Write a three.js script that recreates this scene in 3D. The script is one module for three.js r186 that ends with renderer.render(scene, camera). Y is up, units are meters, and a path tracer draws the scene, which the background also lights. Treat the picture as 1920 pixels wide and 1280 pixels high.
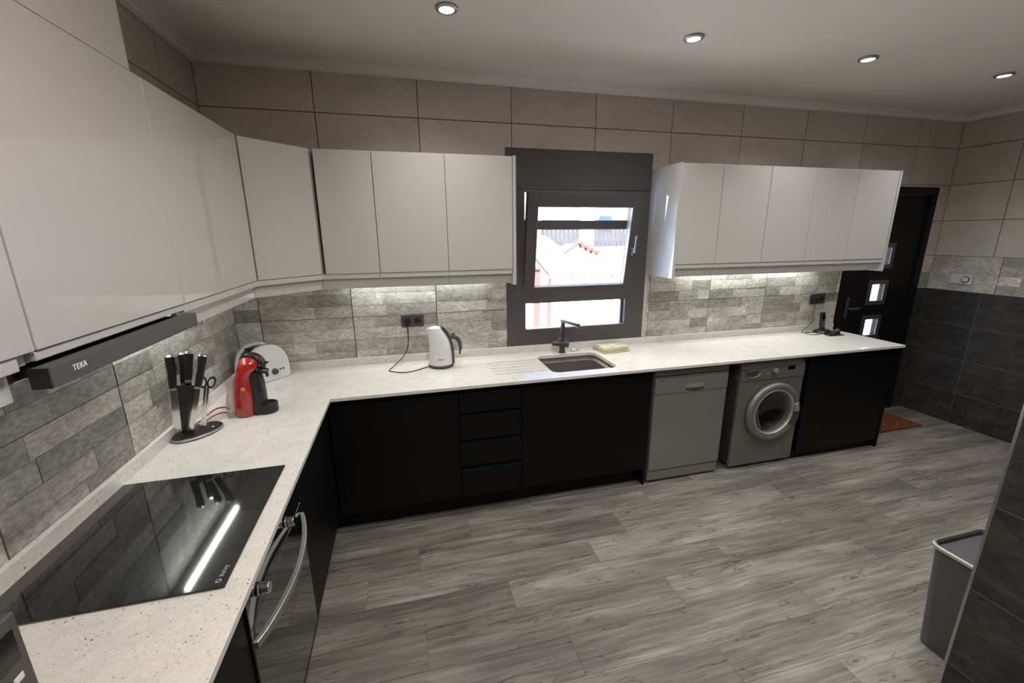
import * as THREE from 'three';
import { RoundedBoxGeometry } from 'three/addons/geometries/RoundedBoxGeometry.js';
import { TextGeometry } from 'three/addons/geometries/TextGeometry.js';
import { FontLoader } from 'three/addons/loaders/FontLoader.js';
import { Sky } from 'three/addons/objects/Sky.js';
import { RectAreaLightUniformsLib } from 'three/addons/lights/RectAreaLightUniformsLib.js';
import { mergeGeometries, toCreasedNormals } from 'three/addons/utils/BufferGeometryUtils.js';
import { Brush, Evaluator, SUBTRACTION } from 'three-bvh-csg';

// ---------------------------------------------------------------- camera, sky, sun, exposure
// World: back wall z = 0, left wall x = 0, floor y = 0, metres.
const scene = new THREE.Scene();
const camera = new THREE.PerspectiveCamera(2 * Math.atan(640 / 793.58) * 180 / Math.PI, 1.5, 0.05, 200);
camera.position.set(1.0615, 1.7743, 3.012);
camera.rotation.set(-0.2478, -0.2487, -0.0076, 'YXZ');
const renderer = new THREE.WebGLRenderer({ antialias: true });
renderer.toneMapping = THREE.LinearToneMapping;
renderer.toneMappingExposure = 1.0;
renderer.shadowMap.enabled = true;
RectAreaLightUniformsLib.init();

const SUN_DIR = new THREE.Vector3(-0.45, 1.15, 0.75).normalize();
const sky = new Sky();
sky.name = 'sky';
sky.scale.setScalar(1000);
sky.material.uniforms.turbidity.value = 6;
sky.material.uniforms.rayleigh.value = 0.28;
sky.material.uniforms.mieCoefficient.value = 0.004;
sky.material.uniforms.mieDirectionalG.value = 0.8;
sky.material.uniforms.sunPosition.value.copy(SUN_DIR);
scene.add(sky);
scene.environmentIntensity = 4.4;
const sun = new THREE.DirectionalLight(0xfff4e6, 54);
sun.name = 'sun';
sun.position.copy(SUN_DIR).multiplyScalar(40).add(new THREE.Vector3(6, 0, -6));
sun.target.position.set(6, 0, -6);
sun.castShadow = true;
Object.assign(sun.shadow.camera, { left: -22, right: 22, top: 22, bottom: -22, near: 1, far: 90 });
sun.shadow.mapSize.set(2048, 2048);
scene.add(sun, sun.target);

const SPOT_CD = 3.6, STRIP_NITS = 60, PANEL_NITS = 27;

// ---------------------------------------------------------------- helpers
let seed = 20240611;
const rnd = () => { seed |= 0; seed = seed + 0x6D2B79F5 | 0; let t = Math.imul(seed ^ seed >>> 15, 1 | seed); t = t + Math.imul(t ^ t >>> 7, 61 | t) ^ t; return ((t ^ t >>> 14) >>> 0) / 4294967296; };
const rr = (a, b) => a + (b - a) * rnd();
const V = (x, y, z) => new THREE.Vector3(x, y, z);
const used = {};
function numbered(n) { if (!(n in used)) { used[n] = 0; return n; } used[n]++; return n + '_' + String(used[n]).padStart(3, '0'); }
function mesh(name, geo, mat, parent) {
  const m = new THREE.Mesh(geo, mat);
  m.name = name; m.castShadow = m.receiveShadow = true;
  parent.add(m);
  return m;
}
function boxUV(g) {
  g = g.index ? g.toNonIndexed() : g;
  const p = g.attributes.position, n = g.attributes.normal, uv = new Float32Array(p.count * 2);
  for (let i = 0; i < p.count; i++) {
    const ax = Math.abs(n.getX(i)), ay = Math.abs(n.getY(i)), az = Math.abs(n.getZ(i));
    let u, v;
    if (ay >= ax && ay >= az) { u = p.getX(i); v = -p.getZ(i); } else if (ax >= az) { u = p.getZ(i); v = p.getY(i); } else { u = p.getX(i); v = p.getY(i); }
    uv[i * 2] = u; uv[i * 2 + 1] = v;
  }
  g.setAttribute('uv', new THREE.BufferAttribute(uv, 2));
  return g;
}
function bx(x0, x1, y0, y1, z0, z1) {
  const g = new THREE.BoxGeometry(x1 - x0, y1 - y0, z1 - z0);
  g.translate((x0 + x1) / 2, (y0 + y1) / 2, (z0 + z1) / 2);
  return boxUV(g);
}
function rb(x0, x1, y0, y1, z0, z1, r = 0.002, s = 2) {
  r = Math.min(r, (x1 - x0) * 0.49, (y1 - y0) * 0.49, (z1 - z0) * 0.49);
  const g = new RoundedBoxGeometry(x1 - x0, y1 - y0, z1 - z0, s, r);
  g.translate((x0 + x1) / 2, (y0 + y1) / 2, (z0 + z1) / 2);
  return boxUV(g);
}
const join = (a) => mergeGeometries(a.map((g) => { const h = g.index ? g.toNonIndexed() : g.clone(); for (const k of Object.keys(h.attributes)) if (!['position', 'normal', 'uv'].includes(k)) h.deleteAttribute(k); if (!h.attributes.uv) boxUV(h); return h; }));
// a thing is built in world coordinates, then its group is moved to the thing's base
function settle(g) {
  const b = new THREE.Box3().setFromObject(g), c = b.getCenter(V()); c.y = b.min.y;
  g.position.copy(c);
  for (const k of g.children) k.position.sub(c);
  return g;
}
function thing(name, label, category, build, group) {
  const g = new THREE.Group(); g.name = numbered(name); scene.add(g);
  g.userData = { label, category }; if (group) g.userData.group = group;
  build(g);
  return settle(g);
}
function solo(name, label, category, geo, mat, group) {
  geo.computeBoundingBox(); const c = geo.boundingBox.getCenter(V()); c.y = geo.boundingBox.min.y;
  geo.translate(-c.x, -c.y, -c.z);
  const m = mesh(numbered(name), geo, mat, scene); m.position.copy(c);
  m.userData = { label, category }; if (group) m.userData.group = group;
  return m;
}
function struct(name, label, geo, mat) {
  const m = mesh(name, geo, mat, scene); m.userData = { kind: 'structure', label, category: name.split('_')[0] };
  return m;
}
function extrude(pts, depth, bevel = 0, holes = []) {
  const s = new THREE.Shape(pts.map((p) => new THREE.Vector2(p[0], p[1])));
  for (const h of holes) s.holes.push(new THREE.Path(h.map((p) => new THREE.Vector2(p[0], p[1]))));
  return new THREE.ExtrudeGeometry(s, { depth, bevelEnabled: bevel > 0, bevelSize: bevel, bevelThickness: bevel, bevelSegments: 2, curveSegments: 12 });
}
function rrect(cx, cy, hx, hy, r, n = 6) {
  const o = [];
  for (const [sx, sy, a0] of [[1, 1, 0], [-1, 1, 1], [-1, -1, 2], [1, -1, 3]]) for (let i = 0; i <= n; i++) {
    const a = (a0 + i / n) * Math.PI / 2; o.push([cx + sx * (hx - r) + r * Math.cos(a), cy + sy * (hy - r) + r * Math.sin(a)]);
  }
  return o;
}
function oval(cx, cy, hx, hy, n = 32, pw = 2) {
  const o = [];
  for (let i = 0; i < n; i++) { const a = i / n * 2 * Math.PI, c = Math.cos(a), s = Math.sin(a); o.push([cx + hx * Math.sign(c) * Math.abs(c) ** (2 / pw), cy + hy * Math.sign(s) * Math.abs(s) ** (2 / pw)]); }
  return o;
}
// rings of equal count joined into a closed skin
function loft(rings, cap0 = true, cap1 = true, crease = 0.7) {
  const n = rings[0].length, pos = [], idx = [];
  for (const r of rings) for (const p of r) pos.push(p.x, p.y, p.z);
  for (let k = 0; k < rings.length - 1; k++) for (let i = 0; i < n; i++) {
    const a = k * n + i, b = k * n + (i + 1) % n, c = a + n, d = b + n; idx.push(a, b, c, b, d, c);
  }
  const cap = (k, flip) => {
    const c = rings[k].reduce((s, p) => s.add(p), V(0, 0, 0)).divideScalar(n), ci = pos.length / 3; pos.push(c.x, c.y, c.z);
    for (let i = 0; i < n; i++) { const a = k * n + i, b = k * n + (i + 1) % n; if (flip) idx.push(ci, b, a); else idx.push(ci, a, b); }
  };
  if (cap0) cap(0, true); if (cap1) cap(rings.length - 1, false);
  const g = new THREE.BufferGeometry();
  g.setAttribute('position', new THREE.Float32BufferAttribute(pos, 3)); g.setIndex(idx);
  return boxUV(toCreasedNormals(g, crease));
}
const flat = (pts, y) => pts.map((p) => V(p[0], y, -p[1])).map((p) => V(p.x, p.y, -p.z)).reverse();   // outline in x,z at height y
function limb(path, radii, n = 14, fx = 1) {
  const c = new THREE.CatmullRomCurve3(path.map((p) => V(...p))), N = 26, fr = c.computeFrenetFrames(N, false), rings = [];
  for (let i = 0; i <= N; i++) {
    const t = i / N, p = c.getPoint(t), f = t * (radii.length - 1), k = Math.min(radii.length - 2, Math.floor(f)), r = radii[k] + (radii[k + 1] - radii[k]) * (f - k), ring = [];
    const T = c.getTangent(t), A = Math.abs(T.z) > 0.9 ? V(0, 1, 0) : V(0, 0, 1), B = V().crossVectors(T, A).normalize(), W = V().crossVectors(B, T).normalize();
    for (let j = 0; j < n; j++) { const a = j / n * 2 * Math.PI; ring.push(p.clone().addScaledVector(B, r * Math.cos(a)).addScaledVector(W, r * fx * Math.sin(a))); }
    rings.push(ring);
  }
  return loft(rings, true, true, 1.0);
}
const tube = (pts, r, n = 40) => new THREE.TubeGeometry(new THREE.CatmullRomCurve3(pts.map((p) => V(...p))), n, r, 8, false);
const lathe = (pts, n = 40) => new THREE.LatheGeometry(pts.map((p) => new THREE.Vector2(p[0], p[1])), n);
function cyl(r, h, x, y, z, n = 32, r2 = r) { const g = new THREE.CylinderGeometry(r2, r, h, n); g.translate(x, y + h / 2, z); return g; }
function rectMinus(rects, hole) {
  const out = [];
  for (const [a, b, c, d] of rects) {
    const [p, q, r, s] = hole;
    if (q <= a || p >= b || s <= c || r >= d) { out.push([a, b, c, d]); continue; }
    if (p > a) out.push([a, p, c, d]); if (q < b) out.push([q, b, c, d]);
    const x0 = Math.max(a, p), x1 = Math.min(b, q);
    if (r > c) out.push([x0, x1, c, r]); if (s < d) out.push([x0, x1, s, d]);
  }
  return out.filter(([a, b, c, d]) => b - a > 0.004 && d - c > 0.004);
}
const font = await new FontLoader().loadAsync('fonts/droid/droid_sans_bold.typeface.json');
function text(str, size, depth = 0.0006) {
  const g = new TextGeometry(str, { font, size, depth, curveSegments: 4, bevelEnabled: false });
  g.computeBoundingBox(); const b = g.boundingBox; g.translate(-(b.min.x + b.max.x) / 2, -(b.min.y + b.max.y) / 2, 0);
  return g;
}

// ---------------------------------------------------------------- textures
function lattice(px, py, s) { const a = new Float32Array(px * py); let t = s * 7919 + 13; for (let i = 0; i < a.length; i++) { t = Math.imul(t ^ t >>> 15, 0x2c1b3c6d) + 0x9E3779B9 | 0; let q = t; q = Math.imul(q ^ q >>> 12, 0x297a2d39); a[i] = ((q ^ q >>> 15) >>> 0) / 4294967296; } return a; }
function noise(px, py, s) {
  const L = lattice(px, py, s);
  return (u, v) => {
    let x = u * px, y = v * py, i = Math.floor(x), j = Math.floor(y); x -= i; y -= j; x = x * x * (3 - 2 * x); y = y * y * (3 - 2 * y);
    i = ((i % px) + px) % px; j = ((j % py) + py) % py; const k = (i + 1) % px, l = (j + 1) % py;
    return (L[j * px + i] * (1 - x) + L[j * px + k] * x) * (1 - y) + (L[l * px + i] * (1 - x) + L[l * px + k] * x) * y;
  };
}
function fbm(px, py, oct, s) { const f = []; for (let o = 0; o < oct; o++) f.push(noise(px << o, py << o, s + o * 31)); return (u, v) => { let t = 0, a = 0.5, w = 0; for (const n of f) { t += a * n(u, v); w += a; a *= 0.55; } return t / w; }; }
function tex(w, h, fn, srgb = true) {
  const d = new Uint8Array(w * h * 4);
  for (let j = 0; j < h; j++) for (let i = 0; i < w; i++) { const c = fn((i + 0.5) / w, (j + 0.5) / h), k = (j * w + i) * 4; d[k] = Math.max(0, Math.min(255, c[0])); d[k + 1] = Math.max(0, Math.min(255, c[1])); d[k + 2] = Math.max(0, Math.min(255, c[2])); d[k + 3] = 255; }
  const t = new THREE.DataTexture(d, w, h); t.wrapS = t.wrapT = THREE.RepeatWrapping; t.magFilter = THREE.LinearFilter; t.minFilter = THREE.LinearMipmapLinearFilter; t.generateMipmaps = true;
  if (srgb) t.colorSpace = THREE.SRGBColorSpace; t.needsUpdate = true;
  return t;
}
const rep = (t, sx, sy) => { t.repeat.set(1 / sx, 1 / sy); return t; };

// oak-look vinyl: 2.5 m along the grain, 0.75 m across
const woodTex = (() => {
  const big = fbm(5, 6, 3, 3), streak = fbm(10, 70, 4, 11), fine = fbm(26, 300, 3, 23), warp = fbm(7, 5, 3, 37), patch = fbm(9, 14, 4, 51);
  const knots = []; for (let i = 0; i < 17; i++) knots.push([rnd(), rnd(), rr(0.5, 1.2)]);
  const cracks = fbm(6, 26, 4, 77);
  return rep(tex(2048, 640, (u, v) => {
    let kd = 0, dv = 0;
    for (const [a, b, s] of knots) {
      let du = u - a, dw = v - b; du -= Math.round(du); dw -= Math.round(dw);
      const x = du * 2.5 / (0.045 * s), y = dw * 0.75 / (0.016 * s), r2 = x * x + y * y;
      if (r2 < 14) { const e = Math.exp(-r2 * 0.55); kd += e * (0.55 + 0.45 * Math.sin(Math.sqrt(r2) * 6)); dv += Math.exp(-r2 * 0.22) * 0.012 * Math.sign(y) * s; }
    }
    const w = v + (warp(u, v) - 0.5) * 0.05 + dv;
    let t = 0.42 * (big(u, w) - 0.5) + 0.40 * (streak(u, w) - 0.5) + 0.20 * (fine(u, w) - 0.5) + 0.34 * (patch(u, w) - 0.5);
    const c = Math.abs(cracks(u, w * 1.0) - 0.5); const crack = c < 0.016 && patch(u, v) > 0.46 ? (1 - c / 0.016) : 0;
    const L = 150 + t * 175 - 48 * kd - 62 * crack;
    return [L * 1.0, L * 0.965, L * 0.905];
  }), 2.5, 0.75);
})();
const quartzTex = (() => {
  const N = 1024, base = fbm(16, 16, 4, 5), a = new Float32Array(N * N), grain = noise(300, 300, 9);
  for (let i = 0; i < 7000; i++) {
    const cx = rnd() * N, cy = rnd() * N, big = rnd(), r = big > 0.95 ? rr(2.2, 3.6) : big > 0.78 ? rr(1.3, 2.1) : rr(0.6, 1.2), e = rr(0.5, 1), th = rr(0, 3.1), val = rnd() < 0.24 ? rr(12, 26) : -rr(34, 100) * (big > 0.78 ? 1.6 : 0.95);
    const c = Math.cos(th), s = Math.sin(th);
    for (let y = -5; y <= 5; y++) for (let x = -5; x <= 5; x++) {
      const p = (x * c + y * s) / r, q = (-x * s + y * c) / (r * e), d = p * p + q * q; if (d > 1.6) continue;
      const X = (Math.floor(cx) + x + N) % N, Y = (Math.floor(cy) + y + N) % N; a[Y * N + X] += val * Math.max(0, 1 - d / 1.6);
    }
  }
  return rep(tex(N, N, (u, v) => { const L = 216 + (base(u, v) - 0.5) * 16 + (grain(u, v) - 0.5) * 16 + a[Math.floor(v * N) * N + Math.floor(u * N)]; return [L, L * 0.985, L * 0.955]; }), 0.8, 0.8);
})();
const stoneTex = (() => { const f = fbm(6, 10, 5, 61), g = fbm(40, 60, 3, 67), h = fbm(3, 4, 3, 71); return rep(tex(512, 512, (u, v) => { const L = 200 + (f(u, v) - 0.5) * 52 + (g(u, v) - 0.5) * 84 + (h(u, v) - 0.5) * 20; return [L, L * 0.985, L * 0.96]; }), 0.7, 0.45); })();
const stoneBump = (() => { const f = fbm(10, 20, 5, 161); return rep(tex(512, 512, (u, v) => { const L = f(u, v) * 255; return [L, L, L]; }, false), 0.5, 0.32); })();
const tileTex = (() => { const f = fbm(5, 5, 5, 81), g = fbm(60, 60, 2, 85); return rep(tex(512, 512, (u, v) => { const L = 226 + (f(u, v) - 0.5) * 26 + (g(u, v) - 0.5) * 16; return [L, L, L]; }), 0.9, 0.9); })();
const darkTileTex = (() => { const f = fbm(6, 12, 5, 91), g = noise(190, 190, 95), h = fbm(30, 60, 3, 97); return rep(tex(512, 512, (u, v) => { let L = 150 + (f(u, v) - 0.5) * 90 + (h(u, v) - 0.5) * 80; if (g(u, v) > 0.93) L += 60; return [L, L * 0.97, L * 0.94]; }), 0.6, 0.6); })();
const coirTex = (() => { const f = fbm(20, 20, 5, 101), g = noise(220, 220, 105); return rep(tex(256, 256, (u, v) => { const L = 0.5 + (f(u, v) - 0.5) * 0.9 + (g(u, v) - 0.5) * 0.8; return [150 * L + 20, 78 * L + 12, 34 * L + 8]; }), 0.25, 0.25); })();
const clothTex = (() => { const f = fbm(4, 4, 4, 121); return rep(tex(256, 256, (u, v) => { const st = ((v * 12) % 1 < 0.22 ? 0.55 : 0) + ((u * 12) % 1 < 0.22 ? 0.45 : 0), L = 1 + (f(u, v) - 0.5) * 0.3; return [(206 - 70 * st) * L, (200 - 72 * st) * L, (178 - 86 * st) * L]; }), 0.18, 0.18); })();
const roofTex = (() => { const f = fbm(10, 10, 4, 131); return rep(tex(256, 256, (u, v) => { const L = 0.75 + (f(u, v) - 0.5) * 0.9; return [222 * L, 178 * L, 122 * L]; }), 1.2, 1.2); })();

// ---------------------------------------------------------------- materials
const std = (o) => new THREE.MeshStandardMaterial(o), phy = (o) => new THREE.MeshPhysicalMaterial(o);
const lin = (r, g, b) => new THREE.Color().setRGB(r, g, b);
const M = {
  ceiling: std({ color: lin(0.78, 0.755, 0.73), roughness: 0.92 }),
  plaster: std({ color: lin(0.42, 0.40, 0.37), roughness: 0.95 }),
  groutDark: std({ color: lin(0.035, 0.028, 0.022), roughness: 0.95 }),
  groutGrey: std({ color: lin(0.13, 0.125, 0.115), roughness: 0.95 }),
  groutLight: std({ color: lin(0.12, 0.112, 0.10), roughness: 0.95 }),
  quartz: phy({ map: quartzTex, roughness: 0.07, specularIntensity: 1 }),
  white: phy({ color: lin(0.50, 0.485, 0.46), roughness: 0.45, clearcoat: 1, clearcoatRoughness: 0.03 }),
  carcass: std({ color: lin(0.50, 0.485, 0.46), roughness: 0.5 }),
  black: phy({ color: lin(0.0035, 0.0032, 0.0035), roughness: 0.45, specularIntensity: 0.4 }),
  blackPlastic: std({ color: lin(0.012, 0.012, 0.012), roughness: 0.35 }),
  blackDeep: std({ color: lin(0.006, 0.006, 0.006), roughness: 0.7 }),
  frame: std({ color: lin(0.078, 0.070, 0.072), roughness: 0.5 }),
  door: phy({ color: lin(0.006, 0.0055, 0.0055), roughness: 0.5, specularIntensity: 0.4 }),
  glassBlack: phy({ color: lin(0.010, 0.0105, 0.010), roughness: 0.06, clearcoat: 1, clearcoatRoughness: 0.04 }),
  pane: phy({ color: 0xffffff, transmission: 1, roughness: 0, thickness: 0, ior: 1.45 }),
  acrylic: phy({ color: 0xffffff, transmission: 1, roughness: 0.02, thickness: 0, ior: 1.45 }),
  smoky: phy({ color: lin(0.75, 0.70, 0.68), transmission: 0.75, roughness: 0.12, thickness: 0 }),
  inox: std({ color: lin(0.26, 0.25, 0.238), metalness: 0.4, roughness: 0.45 }),
  silverPaint: std({ color: lin(0.19, 0.184, 0.172), metalness: 0.35, roughness: 0.42 }),
  silverLight: std({ color: lin(0.46, 0.455, 0.43), metalness: 0.5, roughness: 0.28 }),
  drum: std({ color: lin(0.10, 0.098, 0.095), metalness: 0.8, roughness: 0.35 }),
  chrome: std({ color: lin(0.72, 0.72, 0.72), metalness: 1, roughness: 0.14 }),
  alu: std({ color: lin(0.42, 0.41, 0.40), metalness: 0.9, roughness: 0.38 }),
  hood: std({ color: lin(0.085, 0.077, 0.070), metalness: 0.15, roughness: 0.55 }),
  sink: std({ color: lin(0.13, 0.11, 0.10), roughness: 0.38, metalness: 0.2 }),
  red: phy({ color: lin(0.36, 0.008, 0.010), roughness: 0.3, clearcoat: 1, clearcoatRoughness: 0.04 }),
  redCord: std({ color: lin(0.33, 0.02, 0.02), roughness: 0.5 }),
  whitePlastic: phy({ color: lin(0.62, 0.62, 0.62), roughness: 0.35, clearcoat: 0.5, clearcoatRoughness: 0.1 }),
  greyPlastic: std({ color: lin(0.055, 0.05, 0.05), roughness: 0.45 }),
  yellow: std({ color: lin(0.75, 0.50, 0.03), roughness: 0.5 }),
  letter: std({ color: lin(0.72, 0.70, 0.67), roughness: 0.5 }),
  letterDark: std({ color: lin(0.05, 0.05, 0.05), roughness: 0.5 }),
  letterDim: std({ color: lin(0.25, 0.25, 0.25), roughness: 0.5 }),
  binGrey: std({ color: lin(0.075, 0.075, 0.078), roughness: 0.4 }),
  coir: std({ map: coirTex, roughness: 1 }),
  cloth: std({ map: clothTex, roughness: 1 }),
  sponge: std({ color: lin(0.66, 0.58, 0.52), roughness: 1 }),
  led: std({ color: 0xffffff, emissive: lin(1, 1, 0.98), emissiveIntensity: 6 }),
  lamp: std({ color: 0xffffff, emissive: lin(1, 0.98, 0.95), emissiveIntensity: 9 }),
  panelLamp: std({ color: 0xffffff, emissive: lin(1, 0.9, 0.78), emissiveIntensity: 3 }),
  screen: std({ color: lin(0.004, 0.004, 0.004), roughness: 0.12 }),
  extWall: std({ color: lin(0.74, 0.72, 0.68), roughness: 0.95 }),
  extGrey: std({ color: lin(0.28, 0.27, 0.25), roughness: 0.95 }),
  extDark: std({ color: lin(0.05, 0.04, 0.035), roughness: 0.9 }),
  extBrown: std({ color: lin(0.10, 0.04, 0.028), roughness: 0.9 }),
  extGround: std({ color: lin(0.55, 0.52, 0.47), roughness: 1 }),
  extGlass: std({ color: lin(0.10, 0.18, 0.28), roughness: 0.1 }),
  roof: std({ map: roofTex, roughness: 0.95 }),
  awning: std({ color: lin(0.30, 0.16, 0.15), roughness: 0.9, side: THREE.DoubleSide }),
  leaf: std({ color: lin(0.30, 0.30, 0.03), roughness: 0.8 }),
  pot: std({ color: lin(0.35, 0.16, 0.09), roughness: 0.9 }),
};
const beige = [[0.68, 0.62, 0.56], [0.695, 0.635, 0.57], [0.665, 0.605, 0.545]].map((c) => std({ map: tileTex, color: lin(...c), roughness: 0.42 }));
const stone = [0.95, 0.83, 0.72, 0.61, 0.51].map((k) => std({ map: stoneTex, bumpMap: stoneBump, bumpScale: 0.0016, color: lin(k, k * 0.975, k * 0.94), roughness: 0.62 }));
const darkTile = [0.105, 0.095, 0.115].map((k) => std({ map: darkTileTex, color: lin(k, k * 0.98, k * 0.97), roughness: 0.55 }));
const woods = [[1, 1, 1], [0.86, 0.855, 0.85], [1.1, 1.1, 1.1], [0.94, 0.93, 0.915], [0.78, 0.77, 0.765]].map((c) => std({ map: woodTex, color: lin(0.60 * c[0], 0.60 * c[1], 0.60 * c[2]), roughness: 0.5 }));

// ---------------------------------------------------------------- the room
const RX = 6.022, CEIL = 2.755, PX = 2.84, PZ = 2.24, TH = 0.3146, TW = 0.6116, G1 = 2.495;
const ROW = [0, G1 - 7 * TH, G1 - 6 * TH, G1 - 5 * TH, G1 - 4 * TH, G1 - 3 * TH, G1 - 2 * TH, G1 - TH, G1, 2.74];   // tile courses
const WIN = { x0: 1.787, x1: 2.915, y0: 0.93, y1: 2.345 }, DOOR = { x0: 4.93, x1: 5.888, y0: 0, y1: 2.163 };

// floor: every plank a piece of its own
{
  const fl = struct('floor', 'grey oak-look plank floor of the kitchen', bx(-0.15, 6.3, -0.12, -0.009, -0.2, 4.45), M.groutDark);
  const L = 1.245, W = 0.188, z0 = 0.64, starts = { 0: 1.353, 1: 1.043, 2: 0.775, 3: 1.488, 4: 1.056, 5: 1.683, 6: 1.05, '-1': 1.8, '-2': 1.1, '-3': 0.7, '-4': 1.5 };
  for (let k = -4; k <= 20; k++) {
    const za = Math.max(0, z0 + k * W), zb = Math.min(4.3, z0 + (k + 1) * W); if (zb - za < 0.01) continue;
    const s = starts[k] ?? 0.4 + ((k * 0.413) % 1) * L, xr = za >= PZ - 0.01 ? PX : RX;
    for (let x = s - 3 * L; x < xr; x += L) {
      const a = Math.max(0, x), b = Math.min(xr, x + L); if (b - a < 0.02) continue;
      const g = bx(a + 0.0006, b - 0.0006, -0.009, 0, za + 0.0006, zb - 0.0006), uv = g.attributes.uv, du = rr(0, 2.5), dv = rr(0, 0.75);
      for (let i = 0; i < uv.count; i++) uv.setXY(i, uv.getX(i) + du, uv.getY(i) + dv);
      mesh('floor_plank', g, woods[Math.floor(rnd() * 5)], fl);
    }
  }
}
// wall frames: u runs along the wall, n out of it into the room
const FR = {
  back: (u0, u1, y0, y1, n0, n1) => bx(u0, u1, y0, y1, n0, n1),
  left: (u0, u1, y0, y1, n0, n1) => bx(n0, n1, y0, y1, u0, u1),
  right: (u0, u1, y0, y1, n0, n1) => bx(RX - n1, RX - n0, y0, y1, u0, u1),
  partition: (u0, u1, y0, y1, n0, n1) => bx(PX - n1, PX - n0, y0, y1, u0, u1),
  front: (u0, u1, y0, y1, n0, n1) => bx(u0, u1, y0, y1, PZ - n1, PZ - n0),
};
const GAP = 0.0025;
function plainTiles(wall, fr, mats, u0, u1, joint, w, ya, yb, holes, name) {
  for (let u = joint - Math.ceil((joint - u0) / w) * w; u < u1; u += w) {
    const a = Math.max(u0, u), b = Math.min(u1, u + w); if (b - a < 0.02) continue;
    let rects = [[a + GAP, b - GAP, ya + GAP, yb - GAP]];
    for (const h of holes) rects = rectMinus(rects, h);
    if (!rects.length) continue;
    const g = join(rects.map(([p, q, r, s]) => FR[fr](p, q, r, s, -0.008, 0))), uv = g.attributes.uv, d = rr(0, 1);
    for (let i = 0; i < uv.count; i++) uv.setXY(i, uv.getX(i) + d, uv.getY(i) + d * 3);
    mesh(name, g, mats[Math.floor(rnd() * mats.length)], wall);
  }
}
function stoneTiles(wall, fr, u0, u1, joint, w, ya, yb, holes) {
  for (let u = joint - Math.ceil((joint - u0) / w) * w; u < u1; u += w) {
    const a = Math.max(u0, u), b = Math.min(u1, u + w); if (b - a < 0.02) continue;
    let base = [[a + GAP, b - GAP, ya + GAP * 0.6, yb - GAP * 0.6]];
    for (const h of holes) base = rectMinus(base, h);
    if (!base.length) continue;
    const t = mesh('relief_tile', join(base.map(([p, q, r, s]) => FR[fr](p, q, r, s, -0.008, -0.004))), stone[4], wall), rh = (yb - ya) / 4; let last = -1;
    for (let k = 0; k < 4; k++) {
      const cuts = [0]; while (cuts[cuts.length - 1] < w - 0.11) cuts.push(cuts[cuts.length - 1] + rr(0.14, 0.42)); cuts[cuts.length - 1] = w; if (cuts.length > 2 && w - cuts[cuts.length - 2] < 0.09) cuts.splice(cuts.length - 2, 1);
      for (let c = 0; c + 1 < cuts.length; c++) {
        let tone = Math.min(4, Math.floor(rnd() ** 1.15 * 5)); if (tone === last) tone = (tone + 2) % 4; last = tone; const n1 = rr(-0.001, 0.0022);
        let rs = [[Math.max(a + GAP, u + cuts[c] + 0.0004), Math.min(b - GAP, u + cuts[c + 1] - 0.0004), ya + k * rh + (k ? 0.0006 : GAP * 0.6), ya + (k + 1) * rh - (k < 3 ? 0.0006 : GAP * 0.6)]];
        if (rs[0][1] - rs[0][0] < 0.006) continue;
        for (const h of holes) rs = rectMinus(rs, h);
        if (!rs.length) continue;
        const g = join(rs.map(([p, q, r, s]) => FR[fr](p, q, r, s, -0.004, n1))), uv = g.attributes.uv, du = rnd(), dv = rnd();
        for (let i = 0; i < uv.count; i++) uv.setXY(i, uv.getX(i) + du, uv.getY(i) + dv);
        mesh('stone_strip', g, stone[tone], t);
      }
    }
  }
}
const cutW = [[-9, WIN.x0], [WIN.x1, DOOR.x0], [DOOR.x1, 99]];
{ // back wall with its window and door openings
  let r = [[-0.15, RX + 0.2, -0.12, 2.9]]; r = rectMinus(r, [WIN.x0, WIN.x1, WIN.y0, WIN.y1]); r = rectMinus(r, [DOOR.x0, DOOR.x1, -0.1, DOOR.y1]);
  const w = struct('wall_back', 'tiled back wall with window and door', join(r.map(([a, b, c, d]) => bx(a, b, c, d, -0.2, -0.012))), M.plaster);
  const holes = [[WIN.x0, WIN.x1, WIN.y0, WIN.y1], [DOOR.x0, DOOR.x1, -1, DOOR.y1]];
  let gr = [[0, RX, ROW[3] - 0.01, 2.73]]; for (const h of holes) gr = rectMinus(gr, h);
  mesh('grout', join(gr.map(([a, b, c, d]) => bx(a, b, c, d, -0.012, -0.0045))), M.groutDark, w);
  mesh('grout', bx(DOOR.x1, RX + 0.012, 0, ROW[3], -0.012, -0.004), M.groutDark, w);
  for (let k = 5; k < 9; k++) plainTiles(w, 'back', beige, 0, RX, 0, TW, ROW[k], ROW[k + 1], holes, 'wall_tile');
  for (let k = 3; k < 5; k++) for (const [a, b] of [[0, 4.92], [DOOR.x1, RX]]) if (k === 4 || a === 0) stoneTiles(w, 'back', a, b, 0.147, 0.5645, ROW[k], ROW[k + 1], [[WIN.x0, WIN.x1 + 0.035, WIN.y0, WIN.y1], holes[1]]);
  for (let k = 0; k < 4; k++) if (ROW[k + 1] - ROW[k] > 0.05) plainTiles(w, 'back', darkTile, DOOR.x1, RX, 5.7, TW, k ? ROW[k] : 0, ROW[k + 1], [], 'dark_wall_tile');
  mesh('edge_strip', rb(WIN.x1 + 0.004, WIN.x1 + 0.034, 0.95, ROW[5], -0.008, 0.002, 0.002), beige[0], w);
}
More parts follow.
